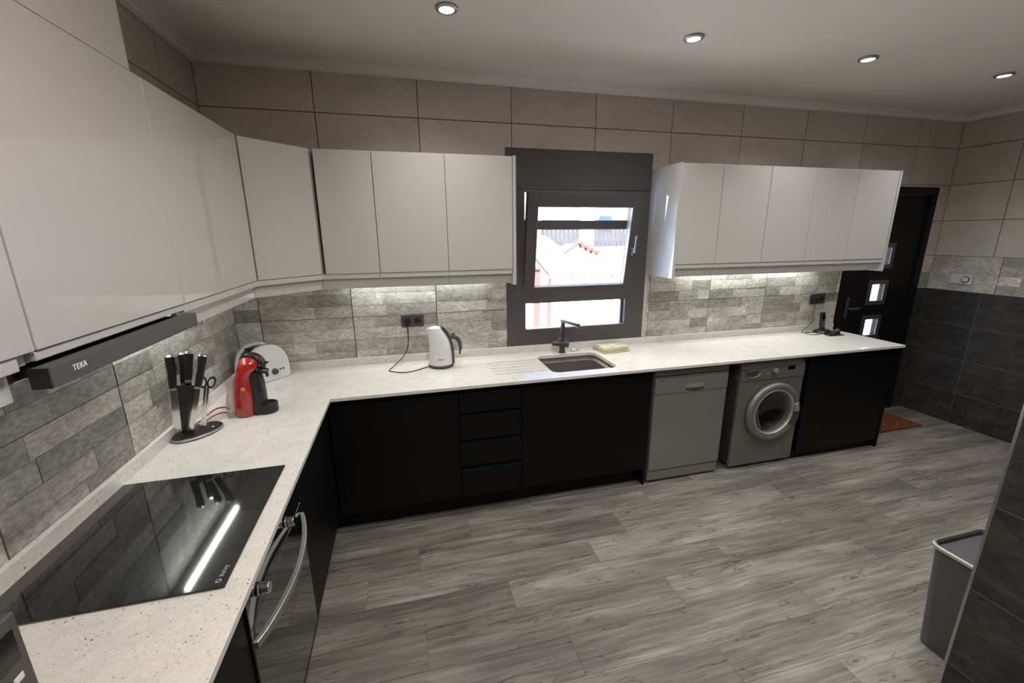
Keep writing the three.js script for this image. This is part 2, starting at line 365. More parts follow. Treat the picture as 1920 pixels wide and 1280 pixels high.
{ // left wall
  const w = struct('wall_left', 'tiled left wall behind the hob', bx(-0.15, -0.012, -0.12, 2.9, -0.2, 4.45), M.plaster);
  mesh('grout', bx(-0.012, -0.0045, 0.9, 2.73, 0, 4.3), M.groutDark, w);
  for (let k = 5; k < 9; k++) plainTiles(w, 'left', beige, 0, 4.3, 0.39, TW, ROW[k], ROW[k + 1], [], 'wall_tile');
  for (let k = 3; k < 5; k++) stoneTiles(w, 'left', 0, 2.76, 0.07, 0.5645, ROW[k], ROW[k + 1], []);
}
{ // right wall
  const w = struct('wall_right', 'tiled right wall, dark below and beige above', bx(RX + 0.012, RX + 0.2, -0.12, 2.9, -0.2, 2.45), M.plaster);
  mesh('grout', join([bx(RX + 0.0045, RX + 0.012, ROW[4], 2.73, 0, PZ)]), M.groutDark, w);
  mesh('grout', bx(RX + 0.001, RX + 0.012, 0, ROW[4], 0, PZ), M.groutLight, w);
  for (let k = 5; k < 9; k++) plainTiles(w, 'right', beige, 0, PZ, 0.43, TW, ROW[k], ROW[k + 1], [], 'wall_tile');
  stoneTiles(w, 'right', 0, PZ, 0.50, 0.5645, ROW[4], ROW[5], []);
  for (let k = 0; k < 4; k++) if (ROW[k + 1] - Math.max(0, ROW[k]) > 0.05) plainTiles(w, 'right', darkTile, 0, PZ, 0.415, TW, Math.max(0, ROW[k]), ROW[k + 1], [], 'dark_wall_tile');
}
{ // the wall in the foreground: its corner stands where the kitchen narrows
  const w = struct('wall_partition', 'foreground wall corner, dark tiles below beige', join([bx(PX + 0.012, PX + 0.2, -0.12, 2.9, PZ + 0.012, 4.45), bx(PX + 0.2, RX + 0.2, -0.12, 2.9, PZ + 0.012, PZ + 0.2)]), M.plaster);
  mesh('grout', bx(PX + 0.001, PX + 0.012, 0, ROW[4], PZ + 0.013, 4.3), M.groutLight, w);
  mesh('grout', bx(PX + 0.0045, PX + 0.012, ROW[4], 2.73, PZ + 0.012, 4.3), M.groutDark, w);
  mesh('grout', bx(PX + 0.012, RX, 0, 2.73, PZ + 0.0045, PZ + 0.012), M.groutDark, w);
  for (const [fr, a, b, j] of [['partition', PZ + 0.012, 4.3, PZ + TW], ['front', PX + 0.012, RX, PX + TW]]) {
    for (let k = 5; k < 9; k++) plainTiles(w, fr, beige, a, b, j, TW, ROW[k], ROW[k + 1], [], 'wall_tile');
    stoneTiles(w, fr, a, fr === 'front' ? b : 3.2, j, 0.5645, ROW[4], ROW[5], []);
    for (let k = 0; k < 4; k++) if (ROW[k + 1] - Math.max(0, ROW[k]) > 0.05) plainTiles(w, fr, darkTile, a, b, j, TW, Math.max(0, ROW[k]), ROW[k + 1], [], 'dark_wall_tile');
  }
  const pr = []; for (let i = 0; i <= 8; i++) { const a = i / 8 * Math.PI / 2; pr.push([0.013 - 0.013 * Math.cos(a), -0.013 + 0.013 * Math.sin(a)]); }
  pr.push([0.013, -0.013]);
  const g = extrude(pr, 2.73); g.rotateX(-Math.PI / 2); g.translate(PX - 0.001, 0, PZ - 0.001);
  const t = struct('trim_1', 'metal edge profile on the foreground wall corner', boxUV(g), M.alu); t.userData.category = 'trim';
}
struct('wall_front', 'wall behind the viewer', bx(-0.15, PX + 0.2, -0.12, 2.9, 4.3, 4.45), beige[0]);
struct('ceiling', 'plain off-white ceiling with recessed spotlights', bx(-0.15, 6.3, CEIL, 2.95, -0.2, 4.45), M.ceiling);
{ // cornice: a stepped cove along the three walls in view
  const prof = [[0, -0.04], [0.010, -0.040], [0.014, -0.036], [0.022, -0.034], [0.030, -0.026], [0.034, -0.018], [0.042, -0.016], [0.046, -0.008], [0.058, -0.006], [0.060, 0], [0, 0]];
  const run = (len) => extrude(prof, len);
  let g = run(RX); g.rotateY(Math.PI / 2); g.scale(1, 1, -1); g.translate(0, CEIL, 0);                        // profile x -> +z
  { const i = g.index; const p = g.attributes.position.array; for (let k = 0; k < p.length; k += 9) for (let c = 0; c < 3; c++) { const t = p[k + 3 + c]; p[k + 3 + c] = p[k + 6 + c]; p[k + 6 + c] = t; } g.computeVertexNormals(); }
  struct('trim_2', 'white stepped cornice above the back wall', boxUV(g), M.ceiling);
  g = run(4.3); g.translate(0, CEIL, 0); struct('trim_3', 'white stepped cornice above the left wall', boxUV(g), M.ceiling);
  g = run(PZ); g.rotateY(Math.PI); g.translate(RX, CEIL, PZ); struct('trim_4', 'white stepped cornice above the right wall', boxUV(g), M.ceiling);
}
// ---------------------------------------------------------------- window with a tilted sash
{
  const { x0, x1, y0, y1 } = WIN, F = [[x0, x1, y0, y1]];
  const opA = [1.925, 2.775, 1.335, 2.06], opB = [1.93, 2.752, 1.068, 1.272];
  let fr = rectMinus(rectMinus(F, opA), opB);
  const w = struct('window_1', 'dark window with tilted upper sash and roller shutter box', join(fr.map(([a, b, c, d]) => bx(a, b, c, d, -0.075, 0.004))), M.frame);
  mesh('shutter_box', rb(x0 + 0.004, x1 - 0.004, 2.10, y1 - 0.004, 0, 0.012, 0.003), M.frame, w);
  mesh('cover_strip', rb(x0 + 0.004, x1 - 0.004, 2.086, 2.10, 0, 0.018, 0.004), M.frame, w);
  mesh('transom', rb(1.925, 2.775, 1.805, 1.872, -0.10, -0.05, 0.004), M.frame, w);
  for (const [a, b, c, d] of [[1.925, 1.945, 1.068, 1.272], [2.735, 2.757, 1.068, 1.272]]) mesh('glazing_bead', rb(a, b, c, d, -0.06, -0.03, 0.003), M.frame, w);
  mesh('glazing_bead', rb(1.93, 2.752, 1.066, 1.074, -0.06, 0.0, 0.002), M.silverPaint, w);
  mesh('pane', bx(1.94, 2.74, 1.07, 1.27, -0.046, -0.042), M.pane, w);
  // the sash is hinged at its foot and leans into the room
  const s = new THREE.Group(); s.name = 'sash'; w.add(s); s.position.set(0, 1.315, 0.004); s.rotation.x = Math.atan2(0.115, 0.74);
  const A = [1.918, 2.795, 0, 0.748], H = [1.995, 2.718, 0.078, 0.648];
  mesh('sash_frame', join(rectMinus([A], H).map(([a, b, c, d]) => rb(a, b, c, d, -0.055, 0.0, 0.004))), M.frame, s);
  mesh('pane', bx(1.99, 2.722, 0.075, 0.65, -0.032, -0.028), M.pane, s);
  mesh('glazing_bead', join(rectMinus([[1.989, 2.724, 0.072, 0.654]], [1.996, 2.717, 0.079, 0.647]).map(([a, b, c, d]) => bx(a, b, c, d, -0.027, 0.003))), M.silverPaint, s);
  mesh('handle', join([rb(2.748, 2.768, 0.30, 0.36, 0, 0.012, 0.004), cyl(0.008, 0.03, 0, 0, 0).rotateX(Math.PI / 2).translate(2.758, 0.335, 0.008), rb(2.750, 2.766, 0.325, 0.455, 0.034, 0.046, 0.005)]), M.alu, s);
}
// ---------------------------------------------------------------- door with square lights
{
  const { x0, x1, y1 } = DOOR;
  const w = struct('door_1', 'black back door with a column of square glass lights', join([bx(x0 + 0.002, x0 + 0.07, 0, y1 - 0.002, -0.09, 0.006), bx(x1 - 0.07, x1 - 0.002, 0, y1 - 0.002, -0.09, 0.006), bx(x0 + 0.07, x1 - 0.07, y1 - 0.07, y1 - 0.002, -0.09, 0.006)]), M.door);
  const cx = 5.40, ys = [0.545, 0.88, 1.215, 1.555], hs = 0.085;
  const leaf = extrude([[x0 + 0.073, 0.012], [x1 - 0.073, 0.012], [x1 - 0.073, y1 - 0.073], [x0 + 0.073, y1 - 0.073]], 0.045, 0, ys.map((y) => rrect(cx, y, hs, hs, 0.004, 2).reverse()));
  leaf.translate(0, 0, -0.06);
  const lf = mesh('leaf', boxUV(leaf), M.door, w);
  for (const y of ys) {
    const ring = extrude(rrect(cx, y, hs + 0.03, hs + 0.03, 0.004, 2), 0.008, 0.002, [rrect(cx, y, hs - 0.006, hs - 0.006, 0.004, 2).reverse()]); ring.translate(0, 0, -0.014);
    mesh('light_frame', boxUV(ring), M.greyPlastic, lf);
    mesh('pane', bx(cx - hs, cx + hs, y - hs, y + hs, -0.042, -0.038), M.pane, lf);
    mesh('glazing_bar', join([bx(cx - 0.003, cx + 0.003, y - hs, y + hs, -0.056, -0.052), bx(cx - hs, cx + hs, y - 0.003, y + 0.003, -0.056, -0.052)]), M.greyPlastic, lf);
  }
  mesh('panel_groove', bx(x0 + 0.16, x0 + 0.163, 0.2, 1.95, -0.0152, -0.0148), M.blackDeep, lf);
  mesh('handle', join([rb(5.05, 5.08, 0.98, 1.18, -0.015, -0.007, 0.004), rb(5.055, 5.17, 1.07, 1.09, 0.025, 0.04, 0.006), cyl(0.008, 0.045, 0, 0, 0).rotateX(Math.PI / 2).translate(5.065, 1.08, 0)]), M.greyPlastic, lf);
}
// ---------------------------------------------------------------- wall cabinets
const YT = 2.232, YD = 1.558, YG = 1.532, YP = 1.468;
// units on the back wall: door front at z = 0.35
function wallUnitBack(x0, x1, label, group, side, xp = x0) {
  return thing('wall_cabinet', label, 'cabinet', (g) => {
    mesh('carcass', bx(x0 + 0.0005, x1 - 0.0005, YG, YT, 0.004, 0.328), M.carcass, g);
    mesh('door', rb(x0 + 0.0016, x1 - 0.0016, YD, YT, 0.330, 0.350, 0.0025), M.white, g);
    mesh('grip_rail', rb(xp + (xp < x0 ? 0.008 : 0.0012), x1 - 0.0012, YG - 0.004, YD - 0.002, 0.324, 0.345, 0.003), M.carcass, g);
    mesh('pelmet', rb(xp + 0.0002, x1 - 0.0002, YP, YG, 0.302, 0.320, 0.0015), M.white, g);
    if (side) mesh('end_panel', rb(side[0], side[1], 1.458, YT + 0.003, 0.004, 0.353, 0.002), M.white, g);
  }, group);
}
wallUnitBack(0.627, 0.931, 'narrow glossy white wall cabinet beside the diagonal corner unit', 'wall cabinets left of the window', null, 0.6005);
wallUnitBack(0.931, 1.339, 'glossy white wall cabinet above the left double socket', 'wall cabinets left of the window');
wallUnitBack(1.339, 1.748, 'glossy white wall cabinet above the kettle, left of the window', 'wall cabinets left of the window', [1.7485, 1.770]);
wallUnitBack(2.937, 3.262, 'narrow glossy white wall cabinet right beside the window', 'wall cabinets right of the window', [2.914, 2.9365]);
wallUnitBack(3.262, 3.665, 'second glossy white wall cabinet to the right of the window', 'wall cabinets right of the window');
wallUnitBack(3.665, 4.065, 'third glossy white wall cabinet to the right of the window', 'wall cabinets right of the window');
wallUnitBack(4.065, 4.470, 'fourth glossy white wall cabinet to the right of the window', 'wall cabinets right of the window');
wallUnitBack(4.470, 4.878, 'last glossy white wall cabinet, next to the black door', 'wall cabinets right of the window', [4.8785, 4.899]);
// diagonal corner unit
thing('corner_wall_cabinet', 'glossy white wall cabinet set diagonally across the corner', 'cabinet', (g) => {
  const A = [0.350, 0.612], B = [0.612, 0.350], prism = (pts, y0, y1) => { const e = extrude(pts.map(([x, z]) => [x, -z]), y1 - y0); e.rotateX(-Math.PI / 2); e.translate(0, y0, 0); return boxUV(e); };
  mesh('carcass', prism([[0.004, 0.004], [0.004, 0.612], [0.318, 0.612], [0.612, 0.318], [0.612, 0.004]], YG, YT - 0.001), M.carcass, g);
  const dl = Math.hypot(A[0] - B[0], A[1] - B[1]), mid = [(A[0] + B[0]) / 2, (A[1] + B[1]) / 2], diag = (u0, u1, y0, y1, n0, n1, r, m, name) => { const b = rb(u0, u1, y0, y1, n0, n1, r); b.rotateY(Math.PI / 4); b.translate(mid[0], 0, mid[1]); mesh(name, b, m, g); };
  diag(-dl / 2 + 0.002, dl / 2 - 0.002, YD, YT, -0.020, 0, 0.0025, M.white, 'door');
  diag(-0.187, 0.187, YG - 0.004, YD - 0.002, -0.026, -0.005, 0.003, M.carcass, 'grip_rail');
  diag(-0.1965, 0.1965, YP, YG, -0.048, -0.030, 0.0015, M.white, 'pelmet');
});
// units on the left wall: door front at x = 0.35
function wallUnitLeft(z0, z1, label, pelmet, zp = z0) {
  return thing('wall_cabinet', label, 'cabinet', (g) => {
    mesh('carcass', bx(0.004, 0.328, pelmet ? YG : YG + 0.002, YT, z0 + 0.0005, z1 - 0.0005), M.carcass, g);
    mesh('door', rb(0.330, 0.350, YD, YT, z0 + 0.0016, z1 - 0.0016, 0.0025), M.white, g);
    if (pelmet) mesh('grip_rail', rb(0.324, 0.345, YG - 0.004, YD - 0.002, zp + (zp < z0 ? 0.008 : 0.0012), z1 - 0.0012, 0.003), M.carcass, g);
    else mesh('grip_rail', rb(0.324, 0.345, YG + 0.004, YD - 0.002, z0 + 0.0012, z1 - 0.0012, 0.003), M.carcass, g);
    if (pelmet) mesh('pelmet', rb(0.302, 0.320, YP, YG, zp + 0.0002, z1 - 0.0002, 0.0015), M.white, g);
  }, 'wall cabinets on the left wall');
}
wallUnitLeft(0.626, 1.385, 'wide glossy white wall cabinet between the corner unit and the cooker hood', true, 0.6005);
wallUnitLeft(1.385, 1.997, 'glossy white wall cabinet directly above the cooker hood', false);
wallUnitLeft(1.999, 2.62, 'glossy white wall cabinet nearest the viewer, left of the hood', true, 2.036);
solo('duct_cover', 'tall white boxed-in duct above the hood cabinet reaching the ceiling', 'duct cover', rb(0.02, 0.350, YT + 0.001, CEIL - 0.045, 1.434, 2.62, 0.002), M.white);
// ---------------------------------------------------------------- cooker hood
thing('cooker_hood', 'slim dark grey pull-out cooker hood under the left wall cabinets', 'cooker hood', (g) => {
  mesh('body', bx(0.006, 0.296, 1.497, 1.531, 1.405, 2.03), M.hood, g);
  mesh('front_bar', rb(0.352, 0.384, 1.488, 1.530, 1.402, 2.030, 0.0015), M.hood, g);
  mesh('slide', bx(0.296, 0.352, 1.502, 1.524, 1.42, 1.99), M.blackDeep, g);
  mesh('end_cap', rb(0.350, 0.3835, 1.4885, 1.5305, 2.0302, 2.034, 0.001), M.blackPlastic, g);
  mesh('filter', bx(0.03, 0.30, 1.494, 1.497, 1.43, 2.0), M.alu, g);
  const t = text('TEKA', 0.0125); t.rotateY(Math.PI / 2); t.translate(0.384, 1.512, 1.952); mesh('lettering', t, M.letter, g);
});
// ---------------------------------------------------------------- LED strips under the wall cabinets
function ledStrip(cx, cz, len, alongZ, label) {
  const y = YG - 0.0045, g = thing('led_strip_light', label, 'light', (t) => {
    const h = len / 2, w = 0.009;
    const a = alongZ ? [cx - w, cx + w, cz - h, cz + h] : [cx - h, cx + h, cz - w, cz + w];
    mesh('housing', bx(a[0] - 0.003, a[1] + 0.003, y - 0.004, y + 0.0043, a[2] - 0.003, a[3] + 0.003), M.alu, t);
    mesh('diffuser_lamp', bx(a[0], a[1], y - 0.010, y - 0.004, a[2], a[3]), M.led, t);
  }, 'LED strips under the wall cabinets');
  const l = new THREE.RectAreaLight(0xf4fbf6, STRIP_NITS, len, 0.018);
  l.name = numbered('strip_area_light'); l.position.set(cx, y - 0.0125, cz); l.rotation.set(-Math.PI / 2, 0, alongZ ? Math.PI / 2 : 0); l.castShadow = true;
  scene.add(l);
  return g;
}
ledStrip(1.17, 0.052, 0.90, false, 'LED strip under the wall cabinets left of the window');
ledStrip(3.90, 0.052, 1.34, false, 'LED strip under the wall cabinets right of the window');
ledStrip(0.065, 0.90, 0.60, true, 'LED strip under the left wall cabinet near the corner');

// ---------------------------------------------------------------- worktop with upstands, sink cut-out and drainer grooves
const SX0 = 1.965, SX1 = 2.432, SZ0 = 0.150, SZ1 = 0.545, WD = 0.639, WL = 0.624, WR = 4.885, WZ = 2.78;
thing('worktop', 'L-shaped white speckled quartz worktop with drainer grooves', 'worktop', (g) => {
  const hole = rrect((SX0 + SX1) / 2, -(SZ0 + SZ1) / 2, (SX1 - SX0) / 2, (SZ1 - SZ0) / 2, 0.055, 8).reverse();
  const e = extrude([[0.0022, -0.0022], [0.0022, -WZ], [WL - 0.0012, -WZ], [WL - 0.0012, -WD + 0.0012], [WR, -WD + 0.0012], [WR, -0.0022]].reverse(), 0.0176, 0.0012, [hole]);
  e.rotateX(-Math.PI / 2); e.translate(0, 0.8812, 0);
  let base = new Brush(e); base.updateMatrixWorld();
  const ev = new Evaluator(); ev.useGroups = false; ev.attributes = ['position', 'normal', 'uv'];
  for (const z of [0.225, 0.288, 0.351, 0.414, 0.472]) {
    const c = new THREE.CapsuleGeometry(0.0055, 0.36, 4, 10); c.rotateZ(Math.PI / 2 + 0.010); c.translate(1.775, 0.9015, z);
    const b = new Brush(c); b.updateMatrixWorld(); base = ev.evaluate(base, b, SUBTRACTION);
  }
  mesh('slab', boxUV(base.geometry), M.quartz, g);
});
solo('worktop_upstand', 'long quartz upstand along the back wall', 'upstand', rb(0.0022, 4.905, 0.9, 0.951, 0.0035, 0.0215, 0.0015), M.quartz);
solo('worktop_upstand', 'quartz upstand along the left wall behind the hob', 'upstand', rb(0.0035, 0.0215, 0.9, 0.951, 0.022, WZ, 0.0015), M.quartz);
// ---------------------------------------------------------------- sink and tap
thing('sink', 'brown-grey undermount sink bowl with rounded corners', 'sink', (g) => {
  const cx = (SX0 + SX1) / 2, cz = (SZ0 + SZ1) / 2, hx = (SX1 - SX0) / 2 + 0.003, hz = (SZ1 - SZ0) / 2 + 0.003;
  const ring = (d, r, y) => flat(rrect(cx, cz, hx - d, hz - d, Math.max(0.01, r), 8), y);
  mesh('bowl', loft([ring(0.030, 0.05, 0.703), ring(-0.006, 0.062, 0.735), ring(-0.008, 0.062, 0.868), ring(-0.020, 0.07, 0.870), ring(-0.020, 0.07, 0.8785), ring(0.0, 0.056, 0.8785), ring(0.002, 0.056, 0.860), ring(0.020, 0.05, 0.853), ring(0.024, 0.05, 0.848), ring(0.030, 0.05, 0.760), ring(0.045, 0.05, 0.722), ring(0.075, 0.04, 0.712)], true, true, 0.5), M.sink, g);
  mesh('drain', lathe([[0.0001, 0.0], [0.03, 0.0], [0.04, 0.003], [0.042, 0.001], [0.042, -0.003], [0.0001, -0.003]], 28).translate(cx - 0.03, 0.7155, cz), M.alu, g);
});
thing('kitchen_tap', 'dark mixer tap with a tall square spout behind the sink', 'tap', (g) => {
  const x = 2.194, z = 0.098;
  mesh('base', join([cyl(0.027, 0.008, x, 0.9, z), cyl(0.022, 0.05, x, 0.908, z)]), M.greyPlastic, g);
  mesh('valve_body', limb([[x - 0.078, 0.978, z], [x - 0.03, 0.972, z], [x + 0.02, 0.966, z], [x + 0.045, 0.963, z]], [0.017, 0.021, 0.025, 0.025], 16), M.greyPlastic, g);
  mesh('lever', join([cyl(0.006, 0.022, x + 0.012, 0.985, z), rb(x - 0.03, x + 0.02, 1.004, 1.011, z - 0.008, z + 0.008, 0.003)]), M.alu, g);
  mesh('riser', rb(x - 0.014, x + 0.014, 0.955, 1.138, z - 0.014, z + 0.014, 0.003), M.greyPlastic, g);
  mesh('spout', rb(x - 0.013, x + 0.013, 1.134, 1.154, z - 0.014, z + 0.185, 0.003).translate(-x, 0, -z).rotateY(0.30).translate(x, 0, z), M.greyPlastic, g);
  mesh('aerator', cyl(0.010, 0.012, x + Math.sin(0.30) * 0.170, 1.121, z + Math.cos(0.30) * 0.170), M.alu, g);
});
thing('sponge_scourer', 'small pale scourer lying behind the sink beside the tap', 'sponge', (g) => {
  const rings = []; for (const [y, s] of [[0.9, 0.7], [0.904, 1], [0.914, 0.92], [0.921, 0.45]]) rings.push(flat(oval(2.298, 0.080, 0.030 * s, 0.018 * s, 20).map(([a, b], i) => [a + 0.003 * Math.sin(i * 2.1), b + 0.003 * Math.cos(i * 2.9)]), y + 0));
  mesh('pad', loft(rings, true, true, 1), M.sponge, g);
  mesh('loop', tube([[2.30, 0.914, 0.085], [2.320, 0.921, 0.094], [2.338, 0.910, 0.086], [2.325, 0.906, 0.074]], 0.0035, 16), M.sponge, g);
});
thing('tea_towel', 'folded checked tea towel on the worktop right of the sink', 'towel', (g) => {
  for (let k = 0; k < 4; k++) {
    const rings = [], y0 = 0.9 + k * 0.0095, cx = 2.585 + [0, 0.004, -0.004, 0.002][k], cz = 0.130 + [0, -0.003, 0.003, 0][k], hx = 0.118 - k * 0.003, hz = 0.088 - k * 0.002;
    for (const [dy, s] of [[0, 0.97], [0.003, 1], [0.0065, 1], [0.0094, 0.965]]) rings.push(flat(rrect(cx, cz, hx * s, hz * s, 0.012, 5), 0).map((p) => { const a = -0.12, X = p.x - cx, Z = p.z - cz, w = 0.0024 * Math.sin(X * 55 + k) * (Z > 0 ? 1 : 0.4) * (k > 0 && dy > 0 ? 1 : 0); return V(cx + X * Math.cos(a) - Z * Math.sin(a), y0 + dy + Math.max(0, w) * (k === 3 ? 1 : 0), cz + X * Math.sin(a) + Z * Math.cos(a)); }));
    mesh('fold', loft(rings, true, true, 0.9), M.cloth, g);
  }
});
// ---------------------------------------------------------------- base cabinets
const FZ = 0.600, FX = 0.594, YB = 0.13, YF = 0.838;
function openCarcass(x0, x1, z0, z1) { return join([bx(x0, x0 + 0.018, YB, 0.868, z0, z1), bx(x1 - 0.018, x1, YB, 0.868, z0, z1), bx(x0 + 0.018, x1 - 0.018, YB, YB + 0.018, z0, z1), bx(x0 + 0.018, x1 - 0.018, YB + 0.018, 0.84, z0, z0 + 0.008)]); }
const plinthBack = (g, x0, x1) => mesh('plinth', bx(x0, x1, 0.0, YB - 0.002, 0.510, 0.526), M.black, g);
const channelBack = (g, x0, x1) => mesh('grip_channel', join([bx(x0, x1, 0.842, 0.879, 0.545, 0.560), bx(x0, x1, 0.842, 0.846, 0.560, 0.580)]), M.blackDeep, g);
thing('corner_base_cabinet', 'black base cabinet in the corner, left of the oven corner', 'cabinet', (g) => {
  mesh('carcass', bx(0.03, 0.572, YB, 0.84, 0.03, 1.352), M.black, g);
  mesh('door', rb(FX - 0.02, FX, YB + 0.002, YF, 0.625, 1.350, 0.002), M.black, g);
  mesh('plinth', bx(0.505, 0.522, 0, YB - 0.002, 0.53, 1.352), M.black, g);
  mesh('grip_channel', bx(0.545, 0.560, 0.842, 0.879, 0.57, 1.352), M.blackDeep, g);
});
thing('base_cabinet', 'black base cabinet between the corner and the drawers', 'cabinet', (g) => {
  mesh('carcass', bx(0.600, 1.335, YB, 0.84, 0.03, 0.578), M.black, g);
  mesh('door', rb(0.640, 1.3335, YB + 0.002, YF, 0.580, FZ, 0.002), M.black, g);
  mesh('filler', bx(0.601, 0.6385, YB + 0.002, YF, 0.580, FZ - 0.006), M.black, g);
  plinthBack(g, 0.524, 1.336); channelBack(g, 0.600, 1.336);
}, 'black base cabinets');
thing('drawer_cabinet', 'black base cabinet with four stacked drawers', 'cabinet', (g) => {
  mesh('carcass', bx(1.337, 1.735, YB, 0.84, 0.03, 0.566), M.black, g);
  const slots = [0.697, 0.516, 0.334], tops = [YF, ...slots.map((s) => s - 0.012)], bots = [...slots.map((s) => s + 0.012), YB + 0.002];
  for (let k = 0; k < 4; k++) {
    const d = mesh('drawer', rb(1.3385, 1.7335, bots[k], tops[k], 0.580, FZ, 0.0025), M.black, g);
    if (k) mesh('finger_pull', join([rb(1.3385, 1.7335, tops[k] - 0.02, tops[k] + 0.004, 0.5665, 0.580, 0.002)]), M.blackDeep, d);
  }
  plinthBack(g, 1.3365, 1.7355); channelBack(g, 1.3365, 1.7355);
});
thing('sink_cabinet', 'black base cabinet under the sink with a plain front', 'cabinet', (g) => {
  mesh('carcass', openCarcass(1.737, 2.640, 0.03, 0.578), M.black, g);
  mesh('door', rb(1.7385, 2.6385, YB + 0.002, YF, 0.580, FZ, 0.002), M.black, g);
  plinthBack(g, 1.736, 2.640);
  mesh('grip_channel', bx(1.737, 2.640, 0.842, 0.879, 0.56, 0.574), M.blackDeep, g);
  mesh('side_panel', rb(2.641, 2.659, 0, 0.879, 0.03, 0.596, 0.001), M.black, g);
});
thing('end_base_cabinet', 'black base cabinet closing the worktop end, right of the washing machine', 'cabinet', (g) => {
  mesh('carcass', bx(4.02, 4.845, YB, 0.84, 0.03, 0.578), M.black, g);
  mesh('door', rb(4.0015, 4.844, YB - 0.06, YF, 0.580, FZ, 0.002), M.black, g);
  mesh('plinth', bx(4.002, 4.848, 0, YB - 0.062, 0.556, 0.572), M.black, g);
  mesh('grip_channel', bx(4.002, 4.848, 0.842, 0.879, 0.545, 0.560), M.blackDeep, g);
  mesh('side_panel', rb(4.849, 4.869, 0, 0.879, 0.03, FZ + 0.002, 0.001), M.black, g);
  mesh('side_panel', rb(3.983, 4.0005, 0, 0.879, 0.03, 0.574, 0.001), M.black, g);
});
thing('near_base_cabinet', 'black base cabinet nearest the viewer, beyond the oven', 'cabinet', (g) => {
  mesh('carcass', bx(0.03, 0.572, YB, 0.84, 1.962, 2.77), M.black, g);
  mesh('door', rb(FX - 0.02, FX, YB + 0.002, YF, 1.964, 2.363, 0.002), M.black, g);
  mesh('door', rb(FX - 0.02, FX, YB + 0.002, YF, 2.366, 2.768, 0.002), M.black, g);
  mesh('plinth', bx(0.505, 0.522, 0, YB - 0.002, 1.355, 2.77), M.black, g);
  mesh('grip_channel', bx(0.545, 0.560, 0.842, 0.879, 1.962, 2.77), M.blackDeep, g);
});
// ---------------------------------------------------------------- oven and hob
thing('oven', 'built-in black glass oven with a bowed metal handle and two knobs', 'oven', (g) => {
  mesh('housing', bx(0.05, 0.572, YB + 0.002, 0.872, 1.358, 1.958), M.black, g);
  mesh('control_panel', rb(0.574, 0.602, 0.748, 0.868, 1.360, 1.957, 0.002), M.glassBlack, g);
  mesh('door', rb(0.574, 0.602, 0.165, 0.744, 1.360, 1.957, 0.003), M.glassBlack, g);
  mesh('sill', rb(0.574, 0.598, YB + 0.003, 0.162, 1.360, 1.957, 0.002), M.black, g);
  for (const z of [1.575, 1.872]) {
    const k = mesh('knob', lathe([[0.0001, 0], [0.019, 0], [0.019, 0.006], [0.017, 0.008], [0.0165, 0.030], [0.015, 0.033], [0.0001, 0.033]], 28).rotateZ(-Math.PI / 2).translate(0.602, 0.806, z), M.chrome, g);
    mesh('collar', lathe([[0.0172, 0.010], [0.0182, 0.010], [0.0182, 0.013], [0.0172, 0.013]], 28).rotateZ(-Math.PI / 2).translate(0.602, 0.806, z), M.blackPlastic, k);
  }
  // bowed handle: a flat band, ends on the door, belly out into the room
  const outer = [], inner = [], z0 = 1.385, z1 = 1.955;
  for (let i = 0; i <= 24; i++) { const t = i / 24, z = z0 + (z1 - z0) * t, b = 0.050 * Math.sin(Math.PI * t) ** 0.8; outer.push([z, 0.606 + b + 0.006]); inner.push([z, 0.602 + b - (i && i < 24 ? 0.002 : 0)]); }
  const h = extrude([...outer, ...inner.reverse()], 0.018, 0.0025);           // shape (z, x), depth along y
  const p = h.attributes.position; for (let i = 0; i < p.count; i++) { const z = p.getX(i), x = p.getY(i), y = p.getZ(i); p.setXYZ(i, x, y + 0.690, z); }
  h.computeVertexNormals(); mesh('handle', boxUV(h), M.alu, g);
});
thing('hob', 'flat black glass hob set on the left worktop', 'hob', (g) => {
  const e = extrude(rrect(0.2965, -1.652, 0.2665, 0.3055, 0.004, 3), 0.0035, 0.0012); e.rotateX(-Math.PI / 2); e.translate(0, 0.9012, 0);
  mesh('glass', boxUV(e), M.glassBlack, g);
  const t = text('Balay', 0.0115, 0.0002); t.rotateX(-Math.PI / 2); t.rotateY(Math.PI / 2); t.translate(0.544, 0.9060, 1.898); mesh('lettering', t, M.letterDim, g);
  const r = extrude(oval(0, 0, 0.008, 0.008, 6), 0.0002, 0, [oval(0, 0, 0.004, 0.004, 6).reverse()]); r.rotateX(-Math.PI / 2); r.translate(0.542, 0.9060, 1.934); mesh('emblem', r, M.letterDim, g);
});
